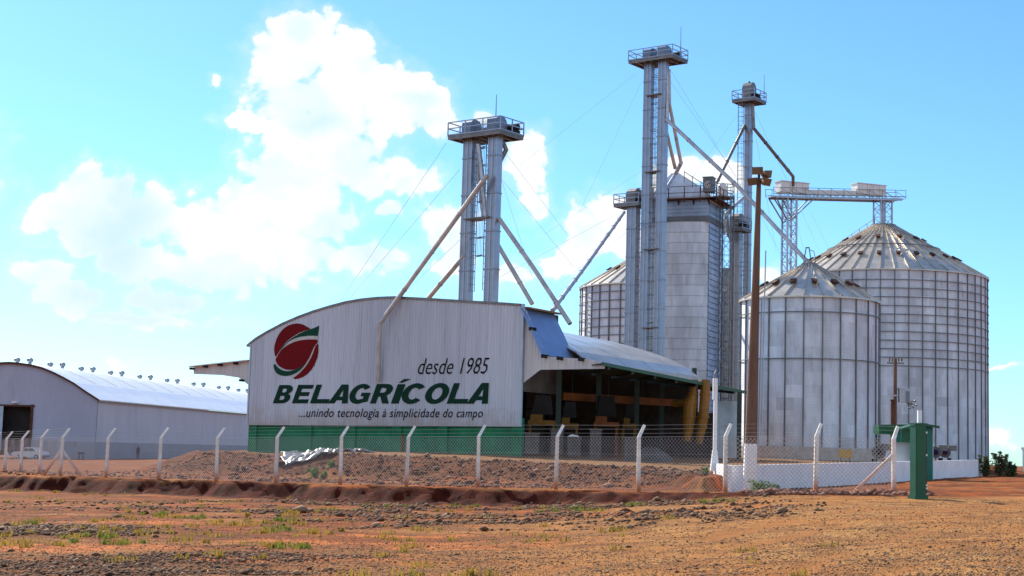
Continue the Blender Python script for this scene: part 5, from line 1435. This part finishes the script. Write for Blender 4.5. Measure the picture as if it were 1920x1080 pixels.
# blue drum and yellow sign
p = P(1694, 853, 90); z = gz(p.x, p.y); w = MB(); w.lathe((p.x, p.y, z), [(.02, 0), (.29, 0), (.29, .3), (.305, .32), (.29, .34), (.29, .62), (.305, .64), (.29, .66), (.29, .92), (.02, .92)], 20)
w.build('drum', M['blue_drum'], None, 'blue drum standing between the fence end post and the green pillar', 'drum')
p = P(1585, 851, 108.5); w = MB(); w.bx(p.x - .48, p.x + .48, p.y - .03, p.y + .03, p.z - .28, p.z + .28)
sg_ = thing('board', (p.x, p.y, gz(p.x, p.y)), 'yellow board propped at the foot of the smaller pale silo', 'board'); w.build('panel', M['sign_yellow'], sg_)
w = MB()
for s in (-.3, .3): w.bx(p.x + s - .03, p.x + s + .03, p.y + .035, p.y + .09, gz(p.x, p.y) - .1, p.z)
w.build('stake', M['dark'], sg_)
# distant pole at the right edge
p = P(1919, 868, 150); z = gz(p.x, p.y); w = MB(); w.tube((p.x, p.y, z - .2), (p.x, p.y, z + 2.3), .08, 8); w.box((p.x, p.y, z + 2.2), (1, 0, 0), (0, 1, 0), UP, .16, .1, .12)
w.build('marker_post', M['white_wall'], None, 'lone white marker post with dark top on the skyline at the right edge', 'post')

# ------------------------------------------------------------------ things inside the shed
beam = thing('overhead_conveyor', P(1165, 800, 101), 'long orange enclosed conveyor hanging under the shed canopy', 'conveyor')
w = MB(); a = P(1052, 743, 97.5); b_ = P(1290, 757, 107); d_ = (b_ - a).normalized(); s = d_.cross(UP).normalized(); w.box((a + b_) / 2, d_, s, s.cross(d_), (b_ - a).length / 2, .22, .24); w.build('trough', M['orange'], beam)
w = MB()
for f_ in (.08, .35, .62, .9): q = a.lerp(b_, f_); w.tube(q, q + UP * 2.0, .03, 5)
w.build('hanger', M['dark_steel'], beam)
def duct(pts, label):
    base = P(*pts[-1][:3]); t = thing('grain_duct', (base.x, base.y, PADZ), label, 'duct', 'yellow ducts in the shed')
    w = MB(); n = 12; rings = []
    for (x, y, D, r) in pts:
        c = P(x, y, D); rings.append([c + Vector((r * math.cos(2 * math.pi * i / n), r * math.sin(2 * math.pi * i / n), 0)) for i in range(n)])
    vs = [v for r in rings for v in r]; fs = [(j * n + i, j * n + (i + 1) % n, (j + 1) * n + (i + 1) % n, (j + 1) * n + i) for j in range(len(rings) - 1) for i in range(n)] + [tuple(range(n)), tuple(range(len(vs) - n, len(vs)))[::-1]]
    w.add(vs, fs); w.build('pipe', M['yellow'], t, smooth=False)
    for (x, y, D, r) in pts[1:-1]:
        w = MB(); c = P(x, y, D); w.lathe(c, [(r + .01, -.05), (r + .06, -.05), (r + .06, .05), (r + .01, .05)], 16); w.build('flange', M['yellow'], t)
    return t
duct([(1302, 712, 100.0, .26), (1299, 738, 100.0, .30), (1294, 756, 100.0, .44), (1292, 782, 100.0, .42), (1288, 828, 100.0, .26)], 'yellow tapering grain duct joined to the orange conveyor, left of the pair')
duct([(1323, 712, 99.8, .30), (1322, 740, 99.8, .33), (1319, 782, 99.8, .33), (1316, 800, 99.8, .30), (1310, 832, 99.8, .22)], 'yellow tapering grain duct, right of the pair nearest the white post')
w = MB(); w.path([P(1264, 757, 101), P(1283, 755, 100.3), P(1297, 753, 100)], .24, 10); w.build('elbow_duct', M['yellow'], None, 'yellow elbow joining the orange conveyor to the left grain duct', 'duct')
def machine(x0, x1, y0, y1, D, label, mat):
    a = P(x0, y1, D); b_ = P(x1, y0, D); t = thing('cleaning_machine', ((a.x + b_.x) / 2, D, PADZ), label, 'machine', 'grain cleaning machines in the shed')
    w = MB(); xm = (a.x + b_.x) / 2; wd = (b_.x - a.x) / 2
    w.box((xm, D, a.z + .16), (1, 0, 0), (0, 1, 0), UP, wd, .7, .14); w.box((xm - wd * .4, D, a.z + .45), (1, 0, 0), (0, 1, 0), UP, wd * .45, .5, .2); w.build('frame', M[mat], t)
    w = MB(); w.prism([(xm - wd * .8, D - .5, a.z + .65), (xm + wd * .8, D - .5, a.z + .65), (xm + wd * .6, D - .5, b_.z + .9), (xm - wd * .5, D - .5, b_.z + .9)], (0, 1.0, 0)); w.build('hopper', M['dark'], t)
    for sx in (-.85, .85):
        for sy in (-.5, .5): w = MB(); w.bx(xm + sx * wd - .06, xm + sx * wd + .06, D + sy - .06, D + sy + .06, PADZ - .2, a.z + .1); w.build('leg', M[mat], t)
machine(990, 1042, 770, 797, 94.0, 'yellow based cleaning machine nearest the green base wall inside the shed', 'yellow_dim')
machine(1050, 1084, 782, 803, 95.5, 'low yellow framed machine behind the concrete blocks in the shed', 'yellow_dim')
machine(1112, 1160, 770, 800, 98.0, 'orange framed cleaning machine in the middle of the open shed', 'orange')
machine(1166, 1192, 786, 803, 100, 'small yellow framed machine right of the orange one in the shed', 'yellow_dim')
def block(x0, x1, y0, y1, D, label):
    a = P(x0, y1, D); b_ = P(x1, y0, D); w = MB(); w.bx(a.x, b_.x, D - .4, D + .4, a.z - .4, b_.z, .5); w.bx(a.x - .06, b_.x + .06, D - .46, D + .46, b_.z, b_.z + .07); w.bx(a.x + .1, b_.x - .1, D - .43, D - .405, a.z + .2, b_.z - .15, .3)
    w.build('concrete_pier', M['pier'], None, label, 'pier', 'concrete piers in the shed mouth')
block(984, 1011, 814, 838, 90.0, 'squat concrete pier just right of the green base wall')
block(1033, 1056, 809, 838, 90.5, 'concrete pier behind the fence, second from the green base wall')
block(1106, 1127, 807, 854, 88.0, 'tall concrete pier in the middle of the shed mouth')
block(1171, 1192, 822, 860, 86.0, 'concrete pier furthest right in the shed mouth')
block(1064, 1089, 822, 842, 89.3, 'low concrete pier under a small white sack in the shed mouth')
w = MB(); p = P(1076, 817, 89.1); w.add([p + Vector((-.35, 0, -.06)), p + Vector((.1, -.1, -.1)), p + Vector((.35, 0, -.02)), p + Vector((.1, .1, .1)), p + Vector((-.2, .05, .1))], [(0, 1, 2, 3, 4)]); 
w.prism([p + Vector((-.35, 0, -.16)), p + Vector((.35, 0, -.12)), p + Vector((.28, 0, 0)), p + Vector((-.1, 0, .08)), p + Vector((-.3, 0, 0))], (0, .4, 0)); w.v = w.v[5:]; w.f = [tuple(i - 5 for i in f_) for f_ in w.f[1:]]; w.tone = w.tone[1:]
w.build('feed_sack', M['white'], None, 'small white sack in the shed mouth beside the second concrete pier', 'sack')
# dark grain heap / belt at right of the mouth
p = P(1228, 850, 87); z = gz(p.x, p.y); w = MB()
n = 16
for j in range(6):
    for i in range(n + 1): pass
prof_ = [(1.5, -.2), (1.2, .2), (.8, .5), (.4, .72), (.05, .8)]
w.lathe((p.x, p.y + 2.0, z), prof_, 22)
w.v = [(x + random.uniform(-.08, .08), y + random.uniform(-.08, .08), zz + random.uniform(-.06, .06)) for x, y, zz in w.v]
w.build('spoil_heap', M['dark_wall'], None, 'dark heap of spoil left of the yellow ducts at the yard edge', 'heap')

# ------------------------------------------------------------------ plastic sheet on the berm
def tarp():
    w = MB(); nx, ny = 60, 14; vs = []; c = [(526, 842, 83.5), (700, 841, 82.3), (690, 844, 81.6), (532, 855, 80.6)]
    q = [P(*k) for k in c]; rs = np.random.default_rng(5)
    ph = rs.uniform(0, 6, 8)
    for j in range(ny + 1):
        for i in range(nx + 1):
            u = i / nx; v = j / ny; p = q[0].lerp(q[1], u).lerp(q[3].lerp(q[2], u), v)
            edge = .25 * math.sin(u * 21 + ph[0]) * (1 if j in (0, ny) else .5)
            p = p + Vector((.15 * math.sin(v * 9 + u * 14), edge * .6, 0)); z = gz(p.x, p.y)
            fold = .10 * abs(math.sin(u * 5 + v * 15 + ph[1] + 2 * math.sin(u * 9))) + .07 * abs(math.sin(u * 31 + v * 7 + ph[2])) + .05 * math.sin(u * 57 + v * 23)
            vs.append((p.x, p.y, z + .10 + fold))
    fs = [(j * (nx + 1) + i, j * (nx + 1) + i + 1, (j + 1) * (nx + 1) + i + 1, (j + 1) * (nx + 1) + i) for j in range(ny) for i in range(nx)]
    w.add(vs, fs); m, nt, b = nodes('plastic_film'); b.inputs['Base Color'].default_value = (.20, .195, .20, 1); b.inputs['Roughness'].default_value = .33
    o = w.build('plastic_sheet', m, None, 'crumpled silvery plastic sheet lying on the earth mound below the lettering', 'plastic sheet', smooth=True)
    so_ = o.modifiers.new('thick', 'SOLIDIFY'); so_.thickness = .01


tarp()


# ------------------------------------------------------------------ plants
def leaf_cluster(w, c, r, n, size, flat=.8):
    for _ in range(n):
        d = Vector((random.gauss(0, 1), random.gauss(0, 1), random.gauss(0, 1))).normalized() * r * random.random() ** .45
        p = c + Vector((d.x, d.y, d.z * flat)); a = Vector((random.gauss(0, 1), random.gauss(0, 1), random.gauss(0, .6))).normalized(); b_ = a.cross(Vector((random.gauss(0, 1), random.gauss(0, 1), random.gauss(0, 1)))).normalized()
        s = size * random.uniform(.6, 1.4); w.add([p - a * s, p + b_ * s * .35, p + a * s, p - b_ * s * .35], [(0, 1, 2, 3)], min(1, max(0, random.gauss(.45, .28))))


def shrub(x, y, D, h, spread, label, name='shrub', mat='leaf', stems=5, n=700, ls=.10):
    p = P(x, y, D); z = gz(p.x, p.y); t = thing(name, (p.x, p.y, z), label, name)
    w = MB(); f_ = MB()
    for k in range(stems):
        a = random.uniform(0, 6.28); tip = Vector((p.x + spread * .8 * math.cos(a) * random.random(), p.y + spread * .8 * math.sin(a) * random.random(), z + h * random.uniform(.7, 1.0)))
        mid = Vector((p.x, p.y, z)).lerp(tip, .5) + Vector((random.uniform(-.1, .1), random.uniform(-.1, .1), 0))
        w.tube((p.x, p.y, z - .05), mid, .025, 5, .018); w.tube(mid, tip, .018, 5, .006)
        for q in np.linspace(.25, 1.0, 6):
            c = (Vector((p.x, p.y, z)).lerp(mid, q * 2) if q < .5 else mid.lerp(tip, q * 2 - 1)); leaf_cluster(f_, c, spread * (.55 * (1.15 - q) + .1), n // (stems * 6), ls)
    w.build('stem', M['rust'], t); f_.build('foliage', M[mat], t)


shrub(1848, 884, 97, 1.55, .55, 'leafy young shrub at the end of the low white wall, leftmost of the three', stems=5, n=800)
shrub(1874, 883, 98, 1.6, .75, 'middle of three young shrubs right of the white wall, broad with upright tips', stems=7, n=1000)
shrub(1893, 884, 99, .9, .6, 'lowest and rightmost of three shrubs beyond the white wall, with arching leaves', stems=7, n=500, ls=.16)
shrub(590, 884, 76.2, .55, .45, 'small bright green weed on the mound under the plastic sheet', 'weed', 'weed', 5, 160, .10)
shrub(606, 886, 75.8, .4, .35, 'second small bright green weed on the mound, right beside the first', 'weed', 'weed', 4, 110, .09)
shrub(622, 868, 78.6, .45, .35, 'bright green weed close under the right part of the plastic sheet', 'weed', 'weed', 4, 120, .09)
shrub(1323, 884, 60.0, .35, .25, 'small green weed left of the white square post', 'weed', 'weed', 4, 100, .07)
shrub(1428, 922, 54.6, .42, .6, 'spreading green weed at the foot of the low white wall beside the lamp pole', 'weed', 'weed', 9, 420, .07)
shrub(1446, 922, 54.8, .30, .4, 'smaller green weed right of the lamp pole foot', 'weed', 'weed', 6, 200, .06)

# ------------------------------------------------------------------ car, person, chairs, table far left
def car():
    p = P(57, 852, 192); z = gz(p.x, p.y); t = thing('parked_car', (p.x, p.y, z), 'white sedan parked in front of the warehouse door at far left', 'car')
    ex_ = Vector((.97, -.24, 0)); ey_ = Vector((.24, .97, 0)); o = Vector((p.x, p.y, z))
    def q(a, b_, h): return o + ex_ * a + ey_ * b_ + UP * h
    side = [(-2.15, .45), (-2.12, .72), (-1.9, .84), (-.95, .96), (-.35, 1.42), (.75, 1.44), (1.35, 1.02), (2.05, .96), (2.15, .7), (2.15, .42), (1.75, .30), (-1.75, .30)]
    w = MB(); n = len(side); vs = []
    for yy, k in ((-.82, 1), (-.70, 1.03), (.70, 1.03), (.82, 1)):
        for (a, h) in side: vs.append(q(a, yy * (.86 if h > 1.2 else 1), h * k if h > .5 else h))
    fs = [tuple(range(n)), tuple(range(4 * n - 1, 3 * n - 1, -1))] + [(j * n + i, j * n + (i + 1) % n, (j + 1) * n + (i + 1) % n, (j + 1) * n + i) for j in range(3) for i in range(n)]
    w.add(vs, fs); w.build('body', M['car_white'], t)
    for sd in (-1, 1):
        for pl_ in ([(-.82, 1.0), (-.33, 1.34), (.15, 1.36), (.15, 1.0)], [(.22, 1.0), (.22, 1.36), (.70, 1.36), (1.12, 1.04)]):
            w = MB(); w.prism([q(a, sd * .835 * (.93 if h > 1.2 else 1), h) for a, h in pl_], ey_ * (sd * .01)); w.build('side_window', M['glass'], t)
    w = MB(); w.add([q(-.90, -.66, 1.0), q(-.90, .66, 1.0), q(-.40, .58, 1.40), q(-.40, -.58, 1.40)], [(0, 1, 2, 3)]); w.v = [tuple(Vector(v) - ex_ * .05 + UP * .04) for v in w.v]; w.build('windscreen', M['glass'], t)
    for a in (-1.32, 1.30):
        for b_ in (-.78, .78):
            w = MB(); w.tube(q(a, b_ - .1, .31), q(a, b_ + .1, .31), .31, 18); wh_ = w.build('wheel', M['rubber'], t); w = MB(); s_ = -.115 if b_ < 0 else .115; w.tube(q(a, b_ + s_ * .9, .31), q(a, b_ + s_, .31), .18, 14); w.build('rim', M['galv'], wh_)
    for b_ in (-.6, .6): w = MB(); w.box(q(-2.13, b_, .66), ex_, ey_, UP, .04, .16, .07); w.build('headlight', M['lamp_glass'], t)
    w = MB(); w.box(q(-2.14, 0, .45), ex_, ey_, UP, .06, .8, .09); w.box(q(2.14, 0, .45), ex_, ey_, UP, .06, .8, .09); w.build('bumper', M['dark'], t)


car()


def person():
    p = P(258, 858, 205); z = gz(p.x, p.y) ; o = Vector((p.x, p.y, z))
    J = {'pel': (0, 0, .92), 'sp': (0, 0, 1.15), 'ch': (0, 0, 1.35), 'nk': (0, 0, 1.47), 'hd': (0, -.02, 1.60), 'ht': (0, -.01, 1.70)}
    E = [('pel', 'sp'), ('sp', 'ch'), ('ch', 'nk'), ('nk', 'hd'), ('hd', 'ht')]; Rr = {'pel': .15, 'sp': .14, 'ch': .155, 'nk': .06, 'hd': .095, 'ht': .06}
    for s, k in ((-1, 'l'), (1, 'r')):
        J.update({k + 'sh': (s * .17, 0, 1.40), k + 'el': (s * .22, .0, 1.12), k + 'wr': (s * .22, -.07, .88), k + 'hp': (s * .09, 0, .86), k + 'kn': (s * .10, -.02, .48), k + 'an': (s * .10, .02, .09), k + 'to': (s * .11, -.14, .04)})
        Rr.update({k + 'sh': .07, k + 'el': .05, k + 'wr': .036, k + 'hp': .095, k + 'kn': .065, k + 'an': .045, k + 'to': .04})
        E += [('ch', k + 'sh'), (k + 'sh', k + 'el'), (k + 'el', k + 'wr'), ('pel', k + 'hp'), (k + 'hp', k + 'kn'), (k + 'kn', k + 'an'), (k + 'an', k + 'to')]
        J[k + 'pm'] = (s * .22, -.09, .80); Rr[k + 'pm'] = .03; E.append((k + 'wr', k + 'pm'))
        for i in range(4): J[f'{k}f{i}'] = (s * .22, -.125 + i * .022, .70 + .012 * abs(i - 1.4)); Rr[f'{k}f{i}'] = .009; E.append((k + 'pm', f'{k}f{i}'))
        J[k + 'th'] = (s * .19, -.13, .76); Rr[k + 'th'] = .010; E.append((k + 'pm', k + 'th'))
    ks = list(J); me = bpy.data.meshes.new('person'); me.from_pydata([J[k] for k in ks], [(ks.index(a), ks.index(b_)) for a, b_ in E], [])
    ob = bpy.data.objects.new('person', me); COL.objects.link(ob); ob.location = o; ob.rotation_euler = (0, 0, .5)
    sk = ob.modifiers.new('skin', 'SKIN'); ob.modifiers.new('sub', 'SUBSURF').levels = 1
    for i, k in enumerate(ks): me.skin_vertices[0].data[i].radius = (Rr[k], Rr[k] * (.72 if k in ('pel', 'sp', 'ch') else 1)); me.skin_vertices[0].data[i].use_root = (k == 'pel')
    dg = bpy.context.evaluated_depsgraph_get(); m2 = bpy.data.meshes.new_from_object(ob.evaluated_get(dg)); ob.modifiers.clear(); ob.data = m2
    m2.materials.clear(); m2.materials.append(M['navy']); m2.materials.append(M['skin'])
    for f_ in m2.polygons: f_.use_smooth = True; f_.material_index = 1 if (f_.center.z > 1.46 or (abs(f_.center.x) > .17 and f_.center.z < .90)) else 0
    tag(ob, 'person in dark navy clothes standing beside the warehouse side wall', 'person'); ORG[ob.name] = o
    w = MB(); w.lathe(o + Vector((0, .01, 1.60)), [(.108, .0), (.112, .05), (.095, .10), (.05, .135), (.005, .145)], 14); w.build('hair', M['hair'], ob)


person()


def chair(x, D, rot, label):
    p = P(x, 852, D); z = gz(p.x, p.y); t = thing('plastic_chair', (p.x, p.y, z), label, 'chair', 'white plastic chairs by the warehouse door')
    e = Vector((math.cos(rot), math.sin(rot), 0)); n = Vector((-e.y, e.x, 0)); o = Vector((p.x, p.y, z))
    w = MB(); w.box(o + UP * .44, e, n, UP, .25, .24, .025); w.build('seat', M['white'], t)
    w = MB(); w.prism([o + n * .22 + e * -.24 + UP * .46, o + n * .22 + e * .24 + UP * .46, o + n * .32 + e * .20 + UP * .92, o + n * .32 + e * -.20 + UP * .92], n * .03); w.build('backrest', M['white'], t)
    for a in (-1, 1):
        for b_ in (-1, 1): w = MB(); w.tube(o + e * (a * .25) + n * (b_ * .24) - UP * .02, o + e * (a * .21) + n * (b_ * .20) + UP * .42, .03, 6); w.build('leg', M['white'], t)
        w = MB(); w.box(o + e * (a * .26) + UP * .64, e, n, UP, .03, .24, .02); w.build('armrest', M['white'], t)


chair(14, 176, .7, 'white plastic chair nearest the warehouse door at the left edge')
chair(34, 178, 2.4, 'white plastic chair standing just left of the white car')
p = P(152, 852, 180); z = gz(p.x, p.y); t = thing('table', (p.x, p.y, z), 'small dark table before the warehouse front, right of the braced fence post', 'table')
w = MB(); w.bx(p.x - .36, p.x + .36, p.y - .3, p.y + .3, z + .82, z + .88); w.bx(p.x - .3, p.x + .3, p.y - .25, p.y + .25, z + .74, z + .815); w.build('tabletop', M['dark'], t)
for a in (-1, 1):
    for b_ in (-1, 1): w = MB(); w.tube((p.x + a * .3, p.y + b_ * .24, z - .05), (p.x + a * .2, p.y + b_ * .2, z + .75), .03, 6); w.build('leg', M['dark'], t)


# ------------------------------------------------------------------ loose stones and grass (uncountable)
def stones(name, XY, size, mat_cols, label, flat=.6):
    X, Y = XY; n = len(X); Z = ground(X, Y)[0]
    base = np.array([(1, 0, 0), (.31, .95, 0), (-.81, .59, 0), (-.81, -.59, 0), (.31, -.95, 0), (0.1, 0, 1), (0, .1, -.8)], float)
    tri = np.array([(0, 1, 5), (1, 2, 5), (2, 3, 5), (3, 4, 5), (4, 0, 5), (1, 0, 6), (2, 1, 6), (3, 2, 6), (4, 3, 6), (0, 4, 6)])
    r = np.random.default_rng(len(name) + n); jit = r.uniform(.65, 1.35, (n, 7, 3)); V = base[None] * jit
    an = r.uniform(0, 6.28, n); ca, sa = np.cos(an), np.sin(an); s = size(n, r)
    vx = (V[..., 0] * ca[:, None] - V[..., 1] * sa[:, None]); vy = (V[..., 0] * sa[:, None] + V[..., 1] * ca[:, None]); vz = V[..., 2] * flat
    co = np.stack([X[:, None] + vx * s[:, None], Y[:, None] + vy * s[:, None], Z[:, None] + (vz + .25) * s[:, None]], -1).reshape(-1, 3)
    fs = (np.arange(n)[:, None, None] * 7 + tri[None]).reshape(-1, 3)
    me = bpy.data.meshes.new(name); me.vertices.add(len(co)); me.vertices.foreach_set('co', co.ravel()); me.loops.add(fs.size); me.loops.foreach_set('vertex_index', fs.ravel())
    me.polygons.add(len(fs)); me.polygons.foreach_set('loop_start', np.arange(len(fs)) * 3); me.update(calc_edges=True)
    a = me.attributes.new('tone', 'FLOAT', 'FACE'); a.data.foreach_set('value', np.repeat(r.random(n), 10).astype(np.float32))
    m, nt, b = nodes(name + '_surface'); at = N_(nt, 'ShaderNodeAttribute', attribute_name='tone'); cr = N_(nt, 'ShaderNodeValToRGB'); nt.links.new(at.outputs['Fac'], cr.inputs[0])
    el = cr.color_ramp.elements; el[0].color = (*mat_cols[0], 1); el[1].color = (*mat_cols[-1], 1)
    for i, c in enumerate(mat_cols[1:-1]): e = el.new((i + 1) / (len(mat_cols) - 1)); e.color = (*c, 1)
    nt.links.new(cr.outputs[0], b.inputs['Base Color']); b.inputs['Roughness'].default_value = .9
    me.materials.append(m); o = bpy.data.objects.new(name, me); COL.objects.link(o); tag(o, label, 'gravel', kind='stuff')


def scatter(n, d0, d1, ang=20.5, pw=1.0, seed=0):
    r = np.random.default_rng(seed); t = np.radians(r.uniform(-ang, ang, n)); u = r.random(n); d = 1 / (1 / d0 + (1 / d1 - 1 / d0) * u ** pw); return d * np.sin(t), d * np.cos(t), r


x, y, r = scatter(170000, 15, 52, seed=1)
_, s, zbm, zk, ins, be = ground(x, y); k = ((s > 1.8) | (x > 9)) & (r.random(len(x)) > .85 * tracks(x, y)) & (r.random(len(x)) < .55 + .9 * fbm(x * .6, y * .6, 3, 90) ** 1.5)
stones('road_gravel', (x[k], y[k]), lambda n, r: np.exp(r.normal(-4.62, .45, n)), [(.06, .028, .013), (.17, .080, .035), (.34, .19, .09), (.48, .31, .17)], 'small stones scattered over the foreground earth')
x, y, r = scatter(110000, 20, 64, pw=.8, seed=2)
_, s, zbm, zk, ins, be = ground(x, y)
pr = rub_zone(x, y, s) * .8 + .30 * sstep(-2, -7, x) * sstep(36, 24, y) * (s > 2) * sstep(.48, .60, fbm(x * .5 + 9, y * .9, 3, 33))
k = r.random(len(x)) < pr
kn = k & (y < 34); k = k & (y >= 34)
stones('clods', (x[kn], y[kn]), lambda n, r: np.exp(r.normal(-3.85, .5, n)), [(.04, .016, .009), (.10, .042, .020), (.19, .09, .042), (.34, .20, .11)], 'dark earth clods and broken stone in the near left foreground')
stones('rubble_stones', (x[k], y[k]), lambda n, r: np.exp(r.normal(-3.2, .45, n)), [(.055, .022, .010), (.13, .058, .028), (.22, .115, .055), (.38, .24, .14)], 'broken dark stones strewn along the foot of the red bank')
x, y, r = scatter(60000, 60, 100, pw=.9, seed=3)
_, s, zbm, zk, ins, be = ground(x, y); k = (r.random(len(x)) < np.clip(zbm * .55 + .16 * ((s < -.6) & ~ins), 0, 1)) & (s < -.4) & (x < 8.3)
stones('mound_rubble', (x[k], y[k]), lambda n, r: np.exp(r.normal(-3.0, .5, n)), [(.045, .014, .006), (.11, .036, .012), (.19, .072, .026), (.34, .19, .10)], 'rubble and clods covering the earth mound behind the fence')
r = np.random.default_rng(4); wx_ = r.uniform(8.2, 14.5, 1500); wy_ = 53.6 + r.normal(0, .55, 1500) + (wx_ - 8) * .05
stones('wall_foot_rubble', (wx_, wy_), lambda n, r: np.exp(r.normal(-2.6, .45, n)), [(.14, .05, .03), (.30, .12, .07), (.45, .24, .15)], 'reddish rubble in front of the low white wall')


def grass(name, XY, h0, label, cols):
    X, Y = XY; n = len(X); Z = ground(X, Y)[0]; r = np.random.default_rng(n); h = h0 * r.uniform(.5, 1.5, n); an = r.uniform(0, 6.28, n); le = r.uniform(.1, .7, n) * h; wd = .012 + .008 * r.random(n)
    c, s_ = np.cos(an), np.sin(an)
    b0 = np.stack([X - s_ * wd, Y + c * wd, Z - .01], -1); b1 = np.stack([X + s_ * wd, Y - c * wd, Z - .01], -1); m0 = np.stack([X + c * le * .35, Y + s_ * le * .35, Z + h * .6], -1); tp = np.stack([X + c * le, Y + s_ * le, Z + h], -1)
    co = np.stack([b0, b1, m0 + (b1 - b0) * .4, m0 - (b1 - b0) * .4, tp], 1).reshape(-1, 3); q = np.arange(n)[:, None] * 5
    loops = np.concatenate([(q + np.array([[0, 1, 2, 3]])).ravel(), (q + np.array([[3, 2, 4]])).ravel()])
    me = bpy.data.meshes.new(name); me.vertices.add(len(co)); me.vertices.foreach_set('co', co.ravel()); me.loops.add(len(loops)); me.loops.foreach_set('vertex_index', loops)
    me.polygons.add(2 * n); me.polygons.foreach_set('loop_start', np.concatenate([np.arange(n) * 4, 4 * n + np.arange(n) * 3])); me.update(calc_edges=True)
    a = me.attributes.new('tone', 'FLOAT', 'FACE'); tv = r.random(n).astype(np.float32); a.data.foreach_set('value', np.concatenate([tv, tv]))
    me.materials.append(leaf_mat(name + '_blades', *cols)); o = bpy.data.objects.new(name, me); COL.objects.link(o); tag(o, label, 'grass', kind='stuff')


x0_, y0_, r = scatter(9000, 18, 82, pw=.8, seed=8); nb_ = 26; sg_r = np.repeat(r.uniform(.04, .16, 9000), nb_); x = np.repeat(x0_, nb_) + r.normal(0, 1, 9000 * nb_) * sg_r; y = np.repeat(y0_, nb_) + r.normal(0, 1, 9000 * nb_) * sg_r
_, s, zbm, zk, ins, be = ground(x, y)
band = sstep(1.5, 2.2, s) * (1 - sstep(2.6, 4.6, s)) * sstep(7, -2, x) * sstep(.42, .62, fbm(x * .35, y * .35, 3, 71)) * (.35 + .65 * sstep(-2, -12, x))
patch = sstep(.60, .70, fbm(x * .42 + 5, y * .55, 3, 72)) * (s > 3) * sstep(6, -3, x) * .55
k = np.repeat(r.random(9000), nb_) < np.clip(band * .7 + patch * .38 + .008 * (s > 2) * sstep(6, -2, x), 0, 1)
grass('dry_grass', (x[k], y[k]), .10, 'sparse yellow green grass along the bank foot and in patches of the foreground', ((.40, .24, .05), (.27, .22, .035)))
# scattered green tufts
tx, ty = [], []; r = np.random.default_rng(77)
for px_, py_, D in ((50, 962, 40), (158, 990, 34), (215, 1000, 32), (690, 948, 56), (1045, 968, 50), (1085, 966, 50), (520, 968, 43), (480, 985, 38), (560, 1015, 31), (845, 940, 57), (385, 965, 46), (285, 955, 47), (1330, 946, 50), (1190, 962, 50)):
    p = P(px_, py_, D); tx += [p.x + r.normal(0, .5) + r.normal(0, .07, 22) for _ in range(5)]; ty += [p.y + r.normal(0, .6) + r.normal(0, .07, 22) for _ in range(5)]
grass('green_tufts', (np.concatenate(tx), np.concatenate(ty)), .10, 'low green grass tufts dotted over the foreground', ((.22, .22, .03), (.13, .18, .03)))
